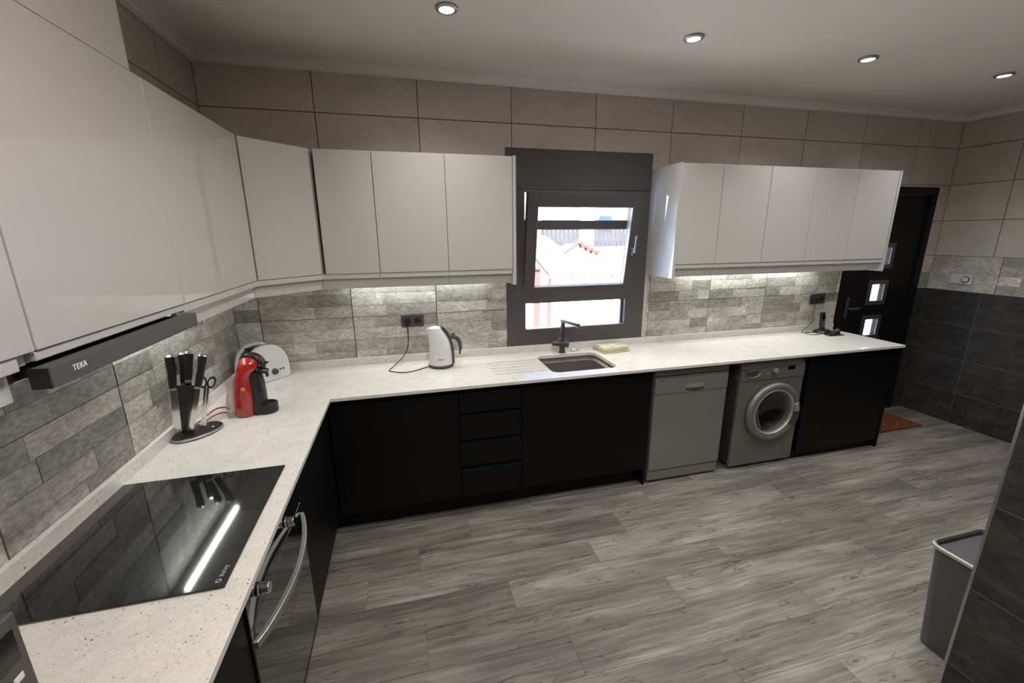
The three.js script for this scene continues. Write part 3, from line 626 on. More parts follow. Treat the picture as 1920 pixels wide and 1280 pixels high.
// ---------------------------------------------------------------- dishwasher
thing('dishwasher', 'freestanding grey dishwasher between the sink cabinet and washing machine', 'dishwasher', (g) => {
  const x0 = 2.685, x1 = 3.283;
  mesh('body', bx(x0 + 0.004, x1 - 0.004, 0.02, 0.82, 0.05, 0.560), M.silverPaint, g);
  mesh('top', rb(x0, x1, 0.822, 0.857, 0.04, 0.590, 0.003), M.silverPaint, g);
  const d = mesh('door', join([rb(x0 + 0.004, x1 - 0.003, 0.098, 0.690, 0.560, 0.592, 0.003), ...rectMinus([[x0 + 0.004, x1 - 0.003, 0.6885, 0.815]], [2.936, 3.086, 0.700, 0.752]).map(([a, b, c, e]) => rb(a, b, c, e, 0.560, 0.5965, 0.003)), bx(2.930, 3.092, 0.69, 0.76, 0.560, 0.566)]), M.inox, g);
  mesh('handle', rb(2.937, 3.085, 0.713, 0.751, 0.574, 0.5945, 0.003), M.silverLight, d);
  mesh('handle_lip', boxUV(extrude([...Array(13)].map((_, i) => [2.937 + 0.148 * i / 12, 0.712 - 0.022 * Math.sin(Math.PI * i / 12)]), 0.003)).translate(0, 0, 0.5955), M.greyPlastic, d);
  for (let k = 0; k < 5; k++) mesh('button', rb(3.135 + k * 0.024, 3.149 + k * 0.024, 0.775, 0.782, 0.5965, 0.5985, 0.0008), M.silverLight, d);
  const t = text('beko', 0.011); t.translate(2.735, 0.790, 0.5965); mesh('lettering', t, M.letterDark, d);
  mesh('kickplate', rb(x0 + 0.002, x1 - 0.006, 0.018, 0.090, 0.545, 0.586, 0.002), M.inox, g);
  for (const [a, b] of [[x0 + 0.05, 0.1], [x1 - 0.05, 0.1], [x0 + 0.05, 0.5], [x1 - 0.05, 0.5]]) mesh('foot', cyl(0.018, 0.02, a, 0, b, 14), M.blackPlastic, g);
});
// ---------------------------------------------------------------- washing machine
thing('washing_machine', 'grey front-loading washing machine with a round porthole door', 'washing machine', (g) => {
  const x0 = 3.392, x1 = 3.965, cx = 3.707, cy = 0.455, zf = 0.592;
  const hole = oval(cx, cy, 0.19, 0.19, 40).reverse();
  const fr = extrude([[x0, 0.03], [x1, 0.03], [x1, 0.716], [x0, 0.716]], 0.02, 0.002, [hole]); fr.translate(0, 0, zf - 0.022);
  mesh('front_panel', boxUV(fr), M.silverPaint, g);
  mesh('body', join([bx(x0 + 0.006, x0 + 0.012, 0.035, 0.825, 0.04, 0.568), bx(x1 - 0.012, x1 - 0.006, 0.035, 0.825, 0.04, 0.568), bx(x0 + 0.012, x1 - 0.012, 0.035, 0.045, 0.04, 0.568), bx(x0 + 0.012, x1 - 0.012, 0.045, 0.825, 0.04, 0.05)]), M.greyPlastic, g);
  mesh('lid', rb(x0 + 0.001, x1 - 0.001, 0.826, 0.850, 0.035, 0.574, 0.004), M.silverPaint, g);
  // control fascia with a sloping upper edge
  const pf = extrude([[0.545, 0.720], [zf + 0.006, 0.720], [zf + 0.004, 0.812], [zf - 0.016, 0.842], [0.575, 0.844], [0.575, 0.76], [0.545, 0.76]].map(([z, y]) => [-z, y]).reverse(), x1 - x0 - 0.002); pf.rotateY(Math.PI / 2); pf.translate(x0 + 0.001, 0, 0);
  const f = mesh('control_panel', boxUV(pf), M.silverPaint, g);
  mesh('detergent_drawer', boxUV(extrude([[3.425, 0.792], [3.553, 0.792], ...[...Array(9)].map((_, i) => [3.489 + 0.062 * Math.cos(i / 8 * Math.PI), 0.776 - 0.030 * Math.sin(i / 8 * Math.PI)])], 0.0035)).translate(0, 0, zf + 0.0035), M.greyPlastic, f);
  mesh('drawer_rim', tube([...Array(9)].map((_, i) => [3.489 + 0.064 * Math.cos(-i / 8 * Math.PI * 0.8 - 0.1), 0.778 - 0.034 * Math.sin(i / 8 * Math.PI * 0.8 + 0.1), zf + 0.009]), 0.004, 24), M.silverLight, f);
  mesh('dial', lathe([[0.0001, 0.024], [0.015, 0.024], [0.019, 0.018], [0.021, 0.0], [0.0001, 0]], 28).rotateX(Math.PI / 2).translate(3.683, 0.783, zf + 0.004), M.silverLight, f);
  mesh('button', cyl(0.006, 0.006, 0, 0, 0, 16).rotateX(Math.PI / 2).translate(3.625, 0.762, zf + 0.005), M.silverLight, f);
  mesh('display_panel', bx(3.806, 3.868, 0.778, 0.806, zf + 0.0035, zf + 0.0062), M.screen, f);
  for (let k = 0; k < 4; k++) mesh('button', rb(3.752 + k * 0.035, 3.768 + k * 0.035, 0.752, 0.757, zf + 0.004, zf + 0.0075, 0.001), M.silverPaint, f);
  const t = text('beko', 0.010); t.translate(3.425, 0.803, zf + 0.0048); mesh('lettering', t, M.letterDark, f);
  // porthole
  const prof = [[0.176, -0.02], [0.176, 0.020], [0.182, 0.034], [0.196, 0.042], [0.216, 0.043], [0.231, 0.034], [0.236, 0.016], [0.236, 0.0], [0.176, -0.02]];
  const dr = mesh('door', lathe(prof, 64).rotateX(Math.PI / 2).translate(cx, cy, zf), M.silverPaint, g);
  mesh('door_ring', lathe([[0.168, 0.012], [0.168, 0.028], [0.172, 0.036], [0.183, 0.038], [0.183, 0.028], [0.174, 0.012]], 64).rotateX(Math.PI / 2).translate(cx, cy, zf), M.silverLight, dr);
  mesh('porthole_glass', lathe([[0.0001, -0.055], [0.06, -0.052], [0.11, -0.035], [0.155, 0.0], [0.171, 0.018], [0.171, 0.015], [0.157, -0.004], [0.112, -0.040], [0.06, -0.057], [0.0001, -0.060]], 56).rotateX(Math.PI / 2).translate(cx, cy, zf), M.pane, dr);
  const wedge = []; for (let i = 0; i <= 10; i++) { const a = -0.62 + i / 10 * 0.80; wedge.push([cx + 0.228 * Math.cos(a), cy + 0.228 * Math.sin(a)]); } for (let i = 10; i >= 0; i--) { const a = -0.62 + i / 10 * 0.80; wedge.push([cx + 0.174 * Math.cos(a), cy + 0.174 * Math.sin(a)]); }
  mesh('handle_recess', boxUV(extrude(wedge, 0.003)).translate(0, 0, zf + 0.0440), M.greyPlastic, dr);
  const grip = []; for (let i = 0; i <= 6; i++) { const a = 0.0 + i / 6 * 0.33; grip.push([cx + 0.202 * Math.cos(a), cy + 0.202 * Math.sin(a)]); } for (let i = 6; i >= 0; i--) { const a = 0.0 + i / 6 * 0.33; grip.push([cx + 0.172 * Math.cos(a), cy + 0.172 * Math.sin(a)]); }
  mesh('handle', boxUV(extrude(grip, 0.010, 0.0015)).translate(0, 0, zf + 0.047), M.silverLight, dr);
  // drum behind the glass
  mesh('drum', lathe([[0.0001, -0.36], [0.22, -0.35], [0.235, -0.32], [0.235, -0.10], [0.20, -0.085], [0.19, -0.04], [0.195, -0.04], [0.205, -0.082], [0.24, -0.098], [0.24, -0.33], [0.22, -0.36], [0.0001, -0.37]], 48).rotateX(Math.PI / 2).translate(cx - 0.02, cy, zf), M.drum, g);
  mesh('gasket', lathe([[0.19, -0.05], [0.172, -0.034], [0.174, -0.016], [0.187, -0.020], [0.192, -0.04]], 48).rotateX(Math.PI / 2).translate(cx, cy, zf), M.greyPlastic, g);
  mesh('filter_flap', rb(3.862, 3.958, 0.075, 0.165, zf, zf + 0.003, 0.001), M.silverPaint, g);
  for (const [a, b] of [[x0 + 0.05, 0.1], [x1 - 0.05, 0.1], [x0 + 0.05, 0.5], [x1 - 0.05, 0.5]]) mesh('foot', cyl(0.02, 0.036, a, 0, b, 14), M.blackPlastic, g);
});
// ---------------------------------------------------------------- microwave at the near end of the worktop
thing('microwave', 'dark grey microwave at the near end of the left worktop', 'microwave', (g) => {
  const x1 = 0.398, z0 = 2.252, z1 = 2.715;
  mesh('body', rb(0.035, x1 - 0.02, 0.914, 1.175, z0 + 0.002, z1 - 0.002, 0.006), M.hood, g);
  const f = mesh('front_panel', rb(x1 - 0.022, x1, 0.914, 1.176, z0, z1, 0.004), M.hood, g);
  mesh('display_panel', bx(x1 - 0.001, x1 + 0.0012, 1.094, 1.152, z0 + 0.014, z0 + 0.105), M.screen, f);
  for (let k = 0; k < 3; k++) for (let r = 0; r < 4; r++) mesh('button', rb(x1, x1 + 0.002, 1.060 - r * 0.032, 1.072 - r * 0.032, z0 + 0.020 + k * 0.030, z0 + 0.038 + k * 0.030, 0.0008), r ? M.greyPlastic : M.letter, f);
  mesh('door_glass', rb(x1, x1 + 0.003, 0.93, 1.16, z0 + 0.125, z1 - 0.015, 0.001), M.glassBlack, f);
  for (const [a, b] of [[0.07, z0 + 0.05], [0.34, z0 + 0.05], [0.07, z1 - 0.05], [0.34, z1 - 0.05]]) mesh('foot', cyl(0.014, 0.0145, a, 0.9, b, 12), M.blackPlastic, g);
});
// ---------------------------------------------------------------- kettle
thing('kettle', 'white cordless jug kettle with a dark handle', 'kettle', (g) => {
  const z = 0.19, R = [[0.921, 1.273, 0.079], [0.95, 1.2735, 0.0785], [1.0, 1.274, 0.0765], [1.04, 1.272, 0.0735], [1.08, 1.268, 0.068], [1.11, 1.262, 0.0605], [1.135, 1.255, 0.0525], [1.155, 1.248, 0.046], [1.168, 1.243, 0.042]];
  mesh('jug', loft(R.map(([y, cx, r]) => flat(oval(cx, z, r, r, 40), y).map((p) => { const d = p.x - cx; if (d < 0 && y > 1.07) { const k = Math.max(0, 1 - Math.abs(p.z - z) / (r * 0.55)) * (y - 1.07) / 0.1; p.x -= 0.014 * k; } return p; })), true, true, 0.9), M.whitePlastic, g);
  mesh('lid', loft([[1.1685, 0.040], [1.176, 0.034], [1.180, 0.020]].map(([y, r]) => flat(oval(1.245, z, r, r, 32), y)), true, true, 0.9), M.whitePlastic, g);
  mesh('spout', limb([[1.245, 1.160, z], [1.215, 1.160, z], [1.198, 1.160, z], [1.187, 1.163, z]], [0.018, 0.016, 0.010, 0.003], 14, 1.3), M.whitePlastic, g);
  const sp = [[1.352, 0.921], [1.352, 1.0], [1.347, 1.045], [1.335, 1.09], [1.318, 1.125], [1.295, 1.155], [1.283, 1.172], [1.30, 1.170], [1.325, 1.140], [1.345, 1.10], [1.357, 1.05], [1.362, 1.0], [1.363, 0.921]];
  mesh('spine', boxUV(extrude(sp, 0.034, 0.003)).translate(0, 0, z - 0.017), M.greyPlastic, g);
  mesh('handle', limb([[1.335, 1.105, z], [1.358, 1.102, z], [1.385, 1.092, z], [1.405, 1.062, z], [1.411, 1.02, z], [1.403, 0.972, z]], [0.015, 0.0155, 0.015, 0.0135, 0.011, 0.004], 16, 1.1), M.greyPlastic, g);
  mesh('switch', rb(1.352, 1.374, 1.116, 1.124, z - 0.008, z + 0.008, 0.002), M.blackPlastic, g);
  mesh('power_base', lathe([[0.0001, 0], [0.084, 0], [0.0855, 0.004], [0.084, 0.017], [0.079, 0.0205], [0.0001, 0.0205]], 44).translate(1.275, 0.9, z), M.greyPlastic, g);
  const t = text('BOSCH', 0.0088, 0.0006); t.rotateY(-0.06); t.translate(1.270, 0.966, z + 0.0775); mesh('lettering', t, M.letterDark, g);
  mesh('cord', tube([[1.066, 1.172, 0.030], [1.068, 1.12, 0.034], [1.066, 1.06, 0.034], [1.052, 0.99, 0.036], [1.02, 0.945, 0.058], [0.965, 0.915, 0.14], [0.930, 0.9035, 0.215], [0.955, 0.9035, 0.245], [1.03, 0.9035, 0.282], [1.10, 0.9035, 0.262], [1.16, 0.9035, 0.215], [1.193, 0.908, 0.203]], 0.0032, 90), M.blackPlastic, g);
  mesh('plug', join([cyl(0.018, 0.022, 0, 0, 0, 20).rotateX(Math.PI / 2).translate(1.066, 1.196, 0.0255), rb(1.058, 1.074, 1.160, 1.19, 0.018, 0.038, 0.005)]), M.blackPlastic, g);
});
// ---------------------------------------------------------------- sockets
function socketBack(x0, x1, y0, y1, label) {
  thing('double_socket', label, 'socket', (g) => {
    mesh('plate', rb(x0, x1, y0, y1, 0.0035, 0.0115, 0.0025), M.greyPlastic, g);
    for (const k of [0.27, 0.73]) {
      const x = x0 + (x1 - x0) * k, y = (y0 + y1) / 2;
      const c = mesh('socket_well', lathe([[0.0001, 0.0012], [0.019, 0.0012], [0.021, 0.003], [0.023, 0.003], [0.023, 0.0]], 28).rotateX(Math.PI / 2).translate(x, y, 0.0113), M.blackDeep, g);
      mesh('earth_clip', bx(x - 0.004, x + 0.004, y - 0.021, y - 0.016, 0.0125, 0.0145), M.alu, c);
    }
  });
}
socketBack(1.026, 1.181, 1.148, 1.234, 'black double socket above the worktop, left of the kettle');
socketBack(4.592, 4.763, 1.142, 1.231, 'black double socket above the cordless phone');
thing('double_socket', 'black double socket on the left wall behind the knives', 'socket', (g) => {
  mesh('plate', rb(0.0035, 0.0115, 1.148, 1.232, 0.700, 0.870, 0.0025), M.greyPlastic, g);
  for (const z of [0.745, 0.825]) mesh('socket_well', lathe([[0.0001, 0.0012], [0.019, 0.0012], [0.021, 0.003], [0.023, 0.003], [0.023, 0.0]], 28).rotateZ(-Math.PI / 2).translate(0.0113, 1.19, z), M.blackDeep, g);
});
thing('dial_switch', 'white wall control with a round dial on the right wall', 'switch', (g) => {
  mesh('plate', rb(RX - 0.0125, RX - 0.0033, 1.303, 1.386, 0.175, 0.331, 0.003), M.whitePlastic, g);
  mesh('key', rb(RX - 0.0155, RX - 0.0122, 1.312, 1.377, 0.184, 0.246, 0.002), M.whitePlastic, g);
  mesh('dial', lathe([[0.0001, 0.012], [0.023, 0.012], [0.025, 0.0], [0.0001, 0]], 32).rotateZ(Math.PI / 2).translate(RX - 0.0122, 1.345, 0.287), M.whitePlastic, g);
  mesh('dial_ring', lathe([[0.025, 0.0], [0.025, 0.005], [0.030, 0.005], [0.030, 0.0]], 32).rotateZ(Math.PI / 2).translate(RX - 0.0122, 1.345, 0.287), M.blackPlastic, g);
});
// ---------------------------------------------------------------- toaster
thing('toaster', 'white and black toaster with arched sides standing in the corner', 'toaster', (g) => {
  const arch = (w, h, n = 3.0) => { const o = [[-w, 0.012]]; for (let i = 0; i <= 24; i++) { const a = Math.PI - i / 24 * Math.PI, c = Math.cos(a), s = Math.sin(a); o.push([w * Math.sign(c) * Math.abs(c) ** (2 / 2.3), 0.055 + (h - 0.055) * Math.abs(s) ** (2 / 2.3)]); } o.push([w, 0.012]); o.push([w - 0.02, 0]); o.push([-w + 0.02, 0]); return o; };
  const parts = [];
  const add = (name, geo, m) => parts.push(mesh(name, boxUV(geo), m, g));
  add('side_shell', extrude(arch(0.128, 0.222), 0.022, 0.004).translate(0, 0.006, 0.036), M.whitePlastic);
  add('side_shell', extrude(arch(0.128, 0.222), 0.014, 0.004).translate(0, 0.006, -0.080), M.whitePlastic);
  add('body', extrude(arch(0.118, 0.208), 0.096, 0.002).translate(0, 0.006, -0.062), M.blackPlastic);
  add('slot', rb(-0.075, 0.075, 0.205, 0.2145, -0.044, -0.024, 0.002), M.blackDeep);
  add('slot', rb(-0.075, 0.075, 0.205, 0.2145, -0.004, 0.016, 0.002), M.blackDeep);
  add('dial', lathe([[0.0001, 0.016], [0.017, 0.016], [0.0185, 0.0], [0.0001, 0]], 28).rotateX(Math.PI / 2).translate(0.030, 0.058, 0.062), M.greyPlastic);
  for (const x of [0.066, 0.086]) add('button', cyl(0.0055, 0.004, 0, 0, 0, 16).rotateX(Math.PI / 2).translate(x, 0.064, 0.063), M.blackPlastic);
  add('base', rb(-0.108, 0.108, 0, 0.010, -0.070, 0.055, 0.004), M.blackPlastic);
  for (const p of parts) { p.geometry.rotateY(Math.PI / 4); p.geometry.translate(0.180, 0.9, 0.185); }
});
// ---------------------------------------------------------------- capsule coffee machine
thing('coffee_machine', 'red and black capsule coffee machine with a rounded head', 'coffee machine', (g) => {
  const z = 0.735, sk = (rows, m, name, pw = 2.4) => mesh(name, loft(rows.map(([y, a, b, h]) => flat(oval((a + b) / 2, z, (b - a) / 2, h, 36, pw), y)), true, true, 0.9), m, g);
  sk([[0.901, 0.206, 0.295, 0.060], [0.906, 0.200, 0.298, 0.064], [0.96, 0.200, 0.302, 0.065], [1.01, 0.205, 0.305, 0.064], [1.06, 0.214, 0.303, 0.062], [1.10, 0.224, 0.302, 0.060], [1.125, 0.230, 0.315, 0.060], [1.145, 0.235, 0.333, 0.060], [1.165, 0.241, 0.340, 0.056], [1.185, 0.253, 0.333, 0.046], [1.198, 0.268, 0.318, 0.030], [1.203, 0.285, 0.305, 0.012]], M.red, 'shell');
  sk([[0.9015, 0.27, 0.338, 0.044], [0.93, 0.27, 0.343, 0.046], [1.0, 0.27, 0.345, 0.046], [1.06, 0.27, 0.343, 0.045], [1.10, 0.27, 0.338, 0.045], [1.118, 0.27, 0.330, 0.044]], M.blackPlastic, 'front_column');
  mesh('head_band', limb([[0.262, 1.192, z], [0.285, 1.207, z], [0.315, 1.203, z], [0.338, 1.184, z], [0.350, 1.158, z], [0.352, 1.138, z]], [0.006, 0.010, 0.012, 0.013, 0.013, 0.010], 14, 2.4), M.blackPlastic, g);
  mesh('lever', limb([[0.345, 1.160, z], [0.360, 1.158, z], [0.376, 1.162, z]], [0.008, 0.007, 0.004], 10, 2.2), M.blackPlastic, g);
  mesh('spout', limb([[0.318, 1.128, z], [0.345, 1.122, z], [0.368, 1.114, z]], [0.017, 0.016, 0.013], 14, 1.4), M.blackPlastic, g);
  mesh('capsule_outlet', cyl(0.008, 0.02, 0.362, 1.088, z, 14), M.greyPlastic, g);
  mesh('drip_tray', lathe([[0.0001, 0.0], [0.046, 0.0], [0.050, 0.006], [0.050, 0.044], [0.047, 0.048], [0.042, 0.048], [0.040, 0.042], [0.0001, 0.042]], 40).translate(0.341, 0.9008, z), M.blackPlastic, g);
  sk([[0.903, 0.163, 0.214, 0.052], [0.95, 0.163, 0.212, 0.054], [1.0, 0.170, 0.214, 0.054], [1.05, 0.184, 0.220, 0.052], [1.09, 0.200, 0.228, 0.048], [1.112, 0.212, 0.234, 0.042]], M.smoky, 'water_tank');
  mesh('badge', lathe([[0.0001, 0.003], [0.0085, 0.003], [0.0095, 0.0], [0.0001, 0]], 24).rotateX(Math.PI / 2).translate(0.264, 1.048, z + 0.0615), M.yellow, g);
  mesh('badge_mark', lathe([[0.0035, 0.0036], [0.0052, 0.0036], [0.0052, 0.003], [0.0035, 0.003]], 20).rotateX(Math.PI / 2).translate(0.264, 1.048, z + 0.0615), M.letterDark, g);
  mesh('cord', tube([[0.168, 0.930, z - 0.01], [0.145, 0.945, z + 0.005], [0.120, 0.948, z + 0.025], [0.095, 0.935, z + 0.055], [0.07, 0.915, z + 0.08], [0.05, 0.906, z + 0.085]], 0.0036, 50), M.redCord, g);
  mesh('cord', tube([[0.168, 0.915, z + 0.01], [0.145, 0.926, z + 0.03], [0.118, 0.925, z + 0.055], [0.092, 0.912, z + 0.085], [0.07, 0.9045, z + 0.10], [0.046, 0.9045, z + 0.09]], 0.0036, 50), M.redCord, g);
});
// ---------------------------------------------------------------- knife stand with its knives and scissors
const KX = 0.102, KZ = 0.930;
const tilt = (geo, x, y, zz, lean, turn = 0) => { geo.rotateZ(lean); geo.rotateY(turn); geo.translate(x, y, zz); return geo; };
thing('knife_stand', 'oval black knife stand with clear acrylic sleeves', 'knife stand', (g) => {
  const rot = (pts) => pts.map(([a, b]) => [KX + a * Math.cos(0.95) - b * Math.sin(0.95), KZ - a * Math.sin(0.95) - b * Math.cos(0.95)]);
  const base = (s, y) => flat(rot(oval(0, 0, 0.108 * s, 0.072 * s, 44)), y);
  mesh('base', loft([base(0.94, 0.9), base(0.94, 0.904)], true, true, 0.4), M.blackPlastic, g);
  mesh('base_rim', loft([base(0.98, 0.9042), base(1, 0.906), base(1, 0.912), base(0.98, 0.9138)], true, true, 0.4), M.alu, g);
  mesh('base_top', loft([base(0.97, 0.9139), base(0.93, 0.917)], true, true, 0.4), M.blackPlastic, g);
  mesh('post', boxUV(extrude([[-0.052, 0], [-0.012, 0], [0.040, 0.216], [-0.036, 0.222]], 0.006, 0.001)).translate(KX, 0.918, KZ + 0.0125), M.blackPlastic, g);
  for (const [dx, l, dz] of [[-0.066, -0.07, 0.022], [-0.036, -0.165, 0.004], [-0.012, -0.25, 0.032], [0.024, -0.21, 0.004]]) mesh('sleeve', tilt(join([rb(-0.017, 0.017, 0, 0.205, -0.0045, -0.003, 0.0005), rb(-0.017, 0.017, 0, 0.205, 0.003, 0.0045, 0.0005), rb(-0.017, -0.0155, 0, 0.205, -0.003, 0.003, 0.0005), rb(0.0155, 0.017, 0, 0.205, -0.003, 0.003, 0.0005)]), KX + dx, 0.9175, KZ + dz, l, 0.25), M.acrylic, g);
  mesh('stud', lathe([[0.0001, 0.006], [0.006, 0.005], [0.008, 0.0], [0.0001, 0]], 18).translate(KX + 0.058, 0.917, KZ - 0.015), M.chrome, g);
});
function knife(label, dx, dz, lean, hy, hl, bl, wide = 0.012) {
  thing('kitchen_knife', label, 'knife', (g) => {
    const T = (geo) => tilt(boxUV(geo), KX + dx, 0.922, KZ + dz, lean, 0.25);
    mesh('blade', T(extrude([[-wide, 0.03], [wide * 0.6, 0.005], [wide, 0.06], [wide, hy], [-wide, hy]], 0.0018).translate(0, 0, -0.0009)), M.chrome, g);
    mesh('bolster', T(rb(-0.0125, 0.0125, hy, hy + 0.012, -0.008, 0.008, 0.003)), M.alu, g);
    mesh('handle', T(loft([[0, 0.0135, 0.009], [0.3, 0.0150, 0.0105], [0.6, 0.0140, 0.010], [0.9, 0.0175, 0.011], [1, 0.0165, 0.0105]].map(([t, a, b]) => flat(oval(0.002 * Math.sin(t * 3), 0, a, b, 20, 2.6), hy + 0.012 + t * hl)), true, true, 0.8)), M.blackPlastic, g);
    mesh('end_cap', T(loft([[0, 0.0168, 0.0107], [0.5, 0.0155, 0.0095], [1.4, 0.0085, 0.005]].map(([t, a, b]) => flat(oval(0, 0, a, b, 20, 2.6), hy + 0.012 + hl + t * 0.006)), true, true, 0.5)), M.chrome, g);
  }, 'knives in the stand');
}
knife('leftmost black-handled knife in the stand, nearly upright', -0.066, 0.022, -0.07, 0.200, 0.140, 0.2);
knife('black-handled knife half hidden behind the leftmost one in the stand', -0.056, -0.034, -0.11, 0.205, 0.130, 0.2);
knife('black-handled knife in the middle of the stand, silver end cap up', -0.036, 0.004, -0.165, 0.228, 0.120, 0.2);
knife('slim black-handled knife leaning right, just behind the scissors', -0.012, 0.032, -0.27, 0.205, 0.140, 0.2, 0.010);
thing('scissors', 'kitchen scissors with black ring handles in the knife stand', 'scissors', (g) => {
  const T = (geo) => tilt(boxUV(geo), KX + 0.024, 0.922, KZ + 0.004, -0.22, 0.25);
  mesh('blades', T(join([rb(-0.010, -0.001, 0.0, 0.200, -0.0025, -0.0003, 0.0005), rb(0.001, 0.010, 0.0, 0.200, 0.0003, 0.0025, 0.0005)])), M.chrome, g);
  for (const s of [-1, 1]) { const t = new THREE.TorusGeometry(0.0165, 0.0042, 10, 28); t.scale(0.80, 1.45, 1); t.rotateZ(-0.16 * s); t.translate(s * 0.0165, 0.222, 0); mesh('ring_handle', T(t), M.blackPlastic, g); }
  mesh('pivot', T(cyl(0.004, 0.008, 0, -0.004, 0, 12).rotateX(Math.PI / 2).translate(0, 0.165, 0)), M.alu, g);
});
// ---------------------------------------------------------------- cordless phone
thing('cordless_phone', 'black cordless phone standing in its charging base', 'phone', (g) => {
  const x = 4.672, z = 0.115;
  mesh('charging_base', loft([[0.9, 1], [0.906, 1.03], [0.920, 0.92], [0.932, 0.5]].map(([y, s]) => flat(oval(x, z, 0.078 * s, 0.060 * s, 36, 2.6), y)), true, true, 0.8), M.blackPlastic, g);
  const h = join([rb(-0.024, 0.024, 0, 0.158, -0.012, 0.012, 0.008)]); h.rotateX(-0.12); h.translate(x - 0.012, 0.926, z);
  const hs = mesh('handset', h, M.blackPlastic, g);
  const s = rb(-0.017, 0.017, 0.098, 0.132, 0.0115, 0.0128, 0.0005); s.rotateX(-0.12); s.translate(x - 0.012, 0.926, z); mesh('display_panel', s, M.screen, hs);
  const kp = []; for (let r = 0; r < 4; r++) for (let c = 0; c < 3; c++) kp.push(rb(-0.016 + c * 0.012, -0.008 + c * 0.012, 0.025 + r * 0.015, 0.033 + r * 0.015, 0.0115, 0.0132, 0.0005)); for (const k of kp) { k.rotateX(-0.12); k.translate(x - 0.012, 0.926, z); mesh('key', k, M.letterDim, hs); }
  mesh('cord', tube([[4.632, 1.155, 0.020], [4.640, 1.10, 0.03], [4.632, 1.05, 0.03], [4.652, 1.01, 0.03], [4.60, 0.955, 0.035], [4.52, 0.915, 0.05], [4.478, 0.9032, 0.085], [4.53, 0.9032, 0.07], [4.60, 0.9032, 0.11], [4.585, 0.9032, 0.165], [4.50, 0.9032, 0.16], [4.478, 0.9032, 0.115], [4.54, 0.9045, 0.095], [4.60, 0.905, 0.10]], 0.0022, 110), M.blackPlastic, g);
  mesh('plug', rb(4.612, 4.652, 1.150, 1.206, 0.0135, 0.045, 0.006), M.blackPlastic, g);
});
thing('headset_charger', 'small black two-lobed gadget on the worktop in front of the phone', 'gadget', (g) => {
  mesh('body', limb([[4.618, 0.914, 0.238], [4.655, 0.920, 0.225], [4.690, 0.914, 0.215]], [0.010, 0.024, 0.012], 18), M.blackPlastic, g);
  mesh('lobe', limb([[4.705, 0.914, 0.205], [4.728, 0.926, 0.200], [4.742, 0.924, 0.198]], [0.010, 0.028, 0.018], 18), M.blackPlastic, g);
  mesh('foot', rb(4.602, 4.75, 0.9, 0.907, 0.19, 0.252, 0.003), M.blackPlastic, g);
});
// ---------------------------------------------------------------- bin and doormat
thing('waste_bin', 'grey waste bin with a shiny rim beside the foreground wall corner', 'bin', (g) => {
  const cx = 3.32, cz = 2.085, ring = (s, y, d = 0) => flat(rrect(cx, cz, 0.168 * s - d, 0.122 * s - d, 0.045, 7), y);
  mesh('bucket', loft([ring(0.80, 0.0), ring(0.82, 0.006), ring(0.98, 0.488), ring(0.98, 0.490, 0.004), ring(0.975, 0.470, 0.004)], true, false, 0.5), M.binGrey, g);
  mesh('lid', loft([ring(0.955, 0.462, 0.004), ring(0.972, 0.466, 0.004), ring(0.972, 0.474, 0.004), ring(0.95, 0.478, 0.004)], true, true, 0.5), M.binGrey, g);
  mesh('rim', loft([ring(0.985, 0.482), ring(1.045, 0.486), ring(1.05, 0.498), ring(1.02, 0.503), ring(0.985, 0.500), ring(0.98, 0.4905), ring(0.985, 0.482)].concat([ring(0.985, 0.482)]), false, false, 0.6), M.silverLight, g);
});
thing('doormat', 'brown coir doormat in front of the black door', 'doormat', (g) => {
  const rings = [[0, 0.995], [0.012, 1], [0.016, 0.99]].map(([y, s]) => flat(rrect(5.36, 0.235, 0.32 * s, 0.19 * s, 0.01, 3), y));
  mesh('pile', loft(rings, true, true, 0.5), M.coir, g);
});
// ---------------------------------------------------------------- ceiling spotlights
const rows = [[0.818, [1.329, 2.601, 3.776, 4.925]], [1.64, [1.329, 2.601, 3.72, 4.87]]];
const words = { 0: ['above the left end of the back worktop', 'above the space between sink and window', 'above the washing machine side', 'nearest the black door'], 1: ['in the second row, left', 'in the second row, middle left', 'in the second row, middle right', 'in the second row, right'] };
rows.forEach(([z, xs], r) => xs.forEach((x, i) => {
  thing('ceiling_spotlight', 'recessed ceiling spotlight ' + words[r][i], 'spotlight', (g) => {
    mesh('ring', lathe([[0.034, -0.010], [0.036, -0.012], [0.048, -0.009], [0.051, -0.004], [0.051, -0.0003], [0.034, -0.0003], [0.034, -0.010]], 36).translate(x, CEIL, z), M.alu, g);
    mesh('lamp', lathe([[0.0001, -0.009], [0.030, -0.0085], [0.0335, -0.006], [0.0335, -0.0004], [0.0001, -0.0004]], 28).translate(x, CEIL, z), M.lamp, g);
  }, 'recessed ceiling spotlights');
  const s = new THREE.SpotLight(0xf7f6f4, SPOT_CD, 0, 1.24, 1.0, 2);
  s.name = numbered('spot_light'); s.position.set(x, CEIL - 0.016, z); s.target.position.set(x, 0, z); s.castShadow = true; s.shadow.radius = 1.4;
  scene.add(s, s.target);
}));
// ceiling panel lamp of the room part behind the viewer
thing('ceiling_panel_light', 'square warm ceiling panel lamp behind the viewer', 'lamp', (g) => {
  mesh('frame', rb(0.95, 1.55, CEIL - 0.03, CEIL - 0.0003, 2.42, 3.02, 0.004), M.alu, g);
  mesh('diffuser_lamp', bx(0.97, 1.53, CEIL - 0.034, CEIL - 0.0305, 2.44, 3.00), M.panelLamp, g);
});
{
  const l = new THREE.RectAreaLight(0xfff1e4, PANEL_NITS, 0.54, 0.54); l.name = 'panel_area_light';
  l.position.set(1.25, CEIL - 0.037, 2.72); l.rotation.x = -Math.PI / 2; l.castShadow = true; scene.add(l);
}
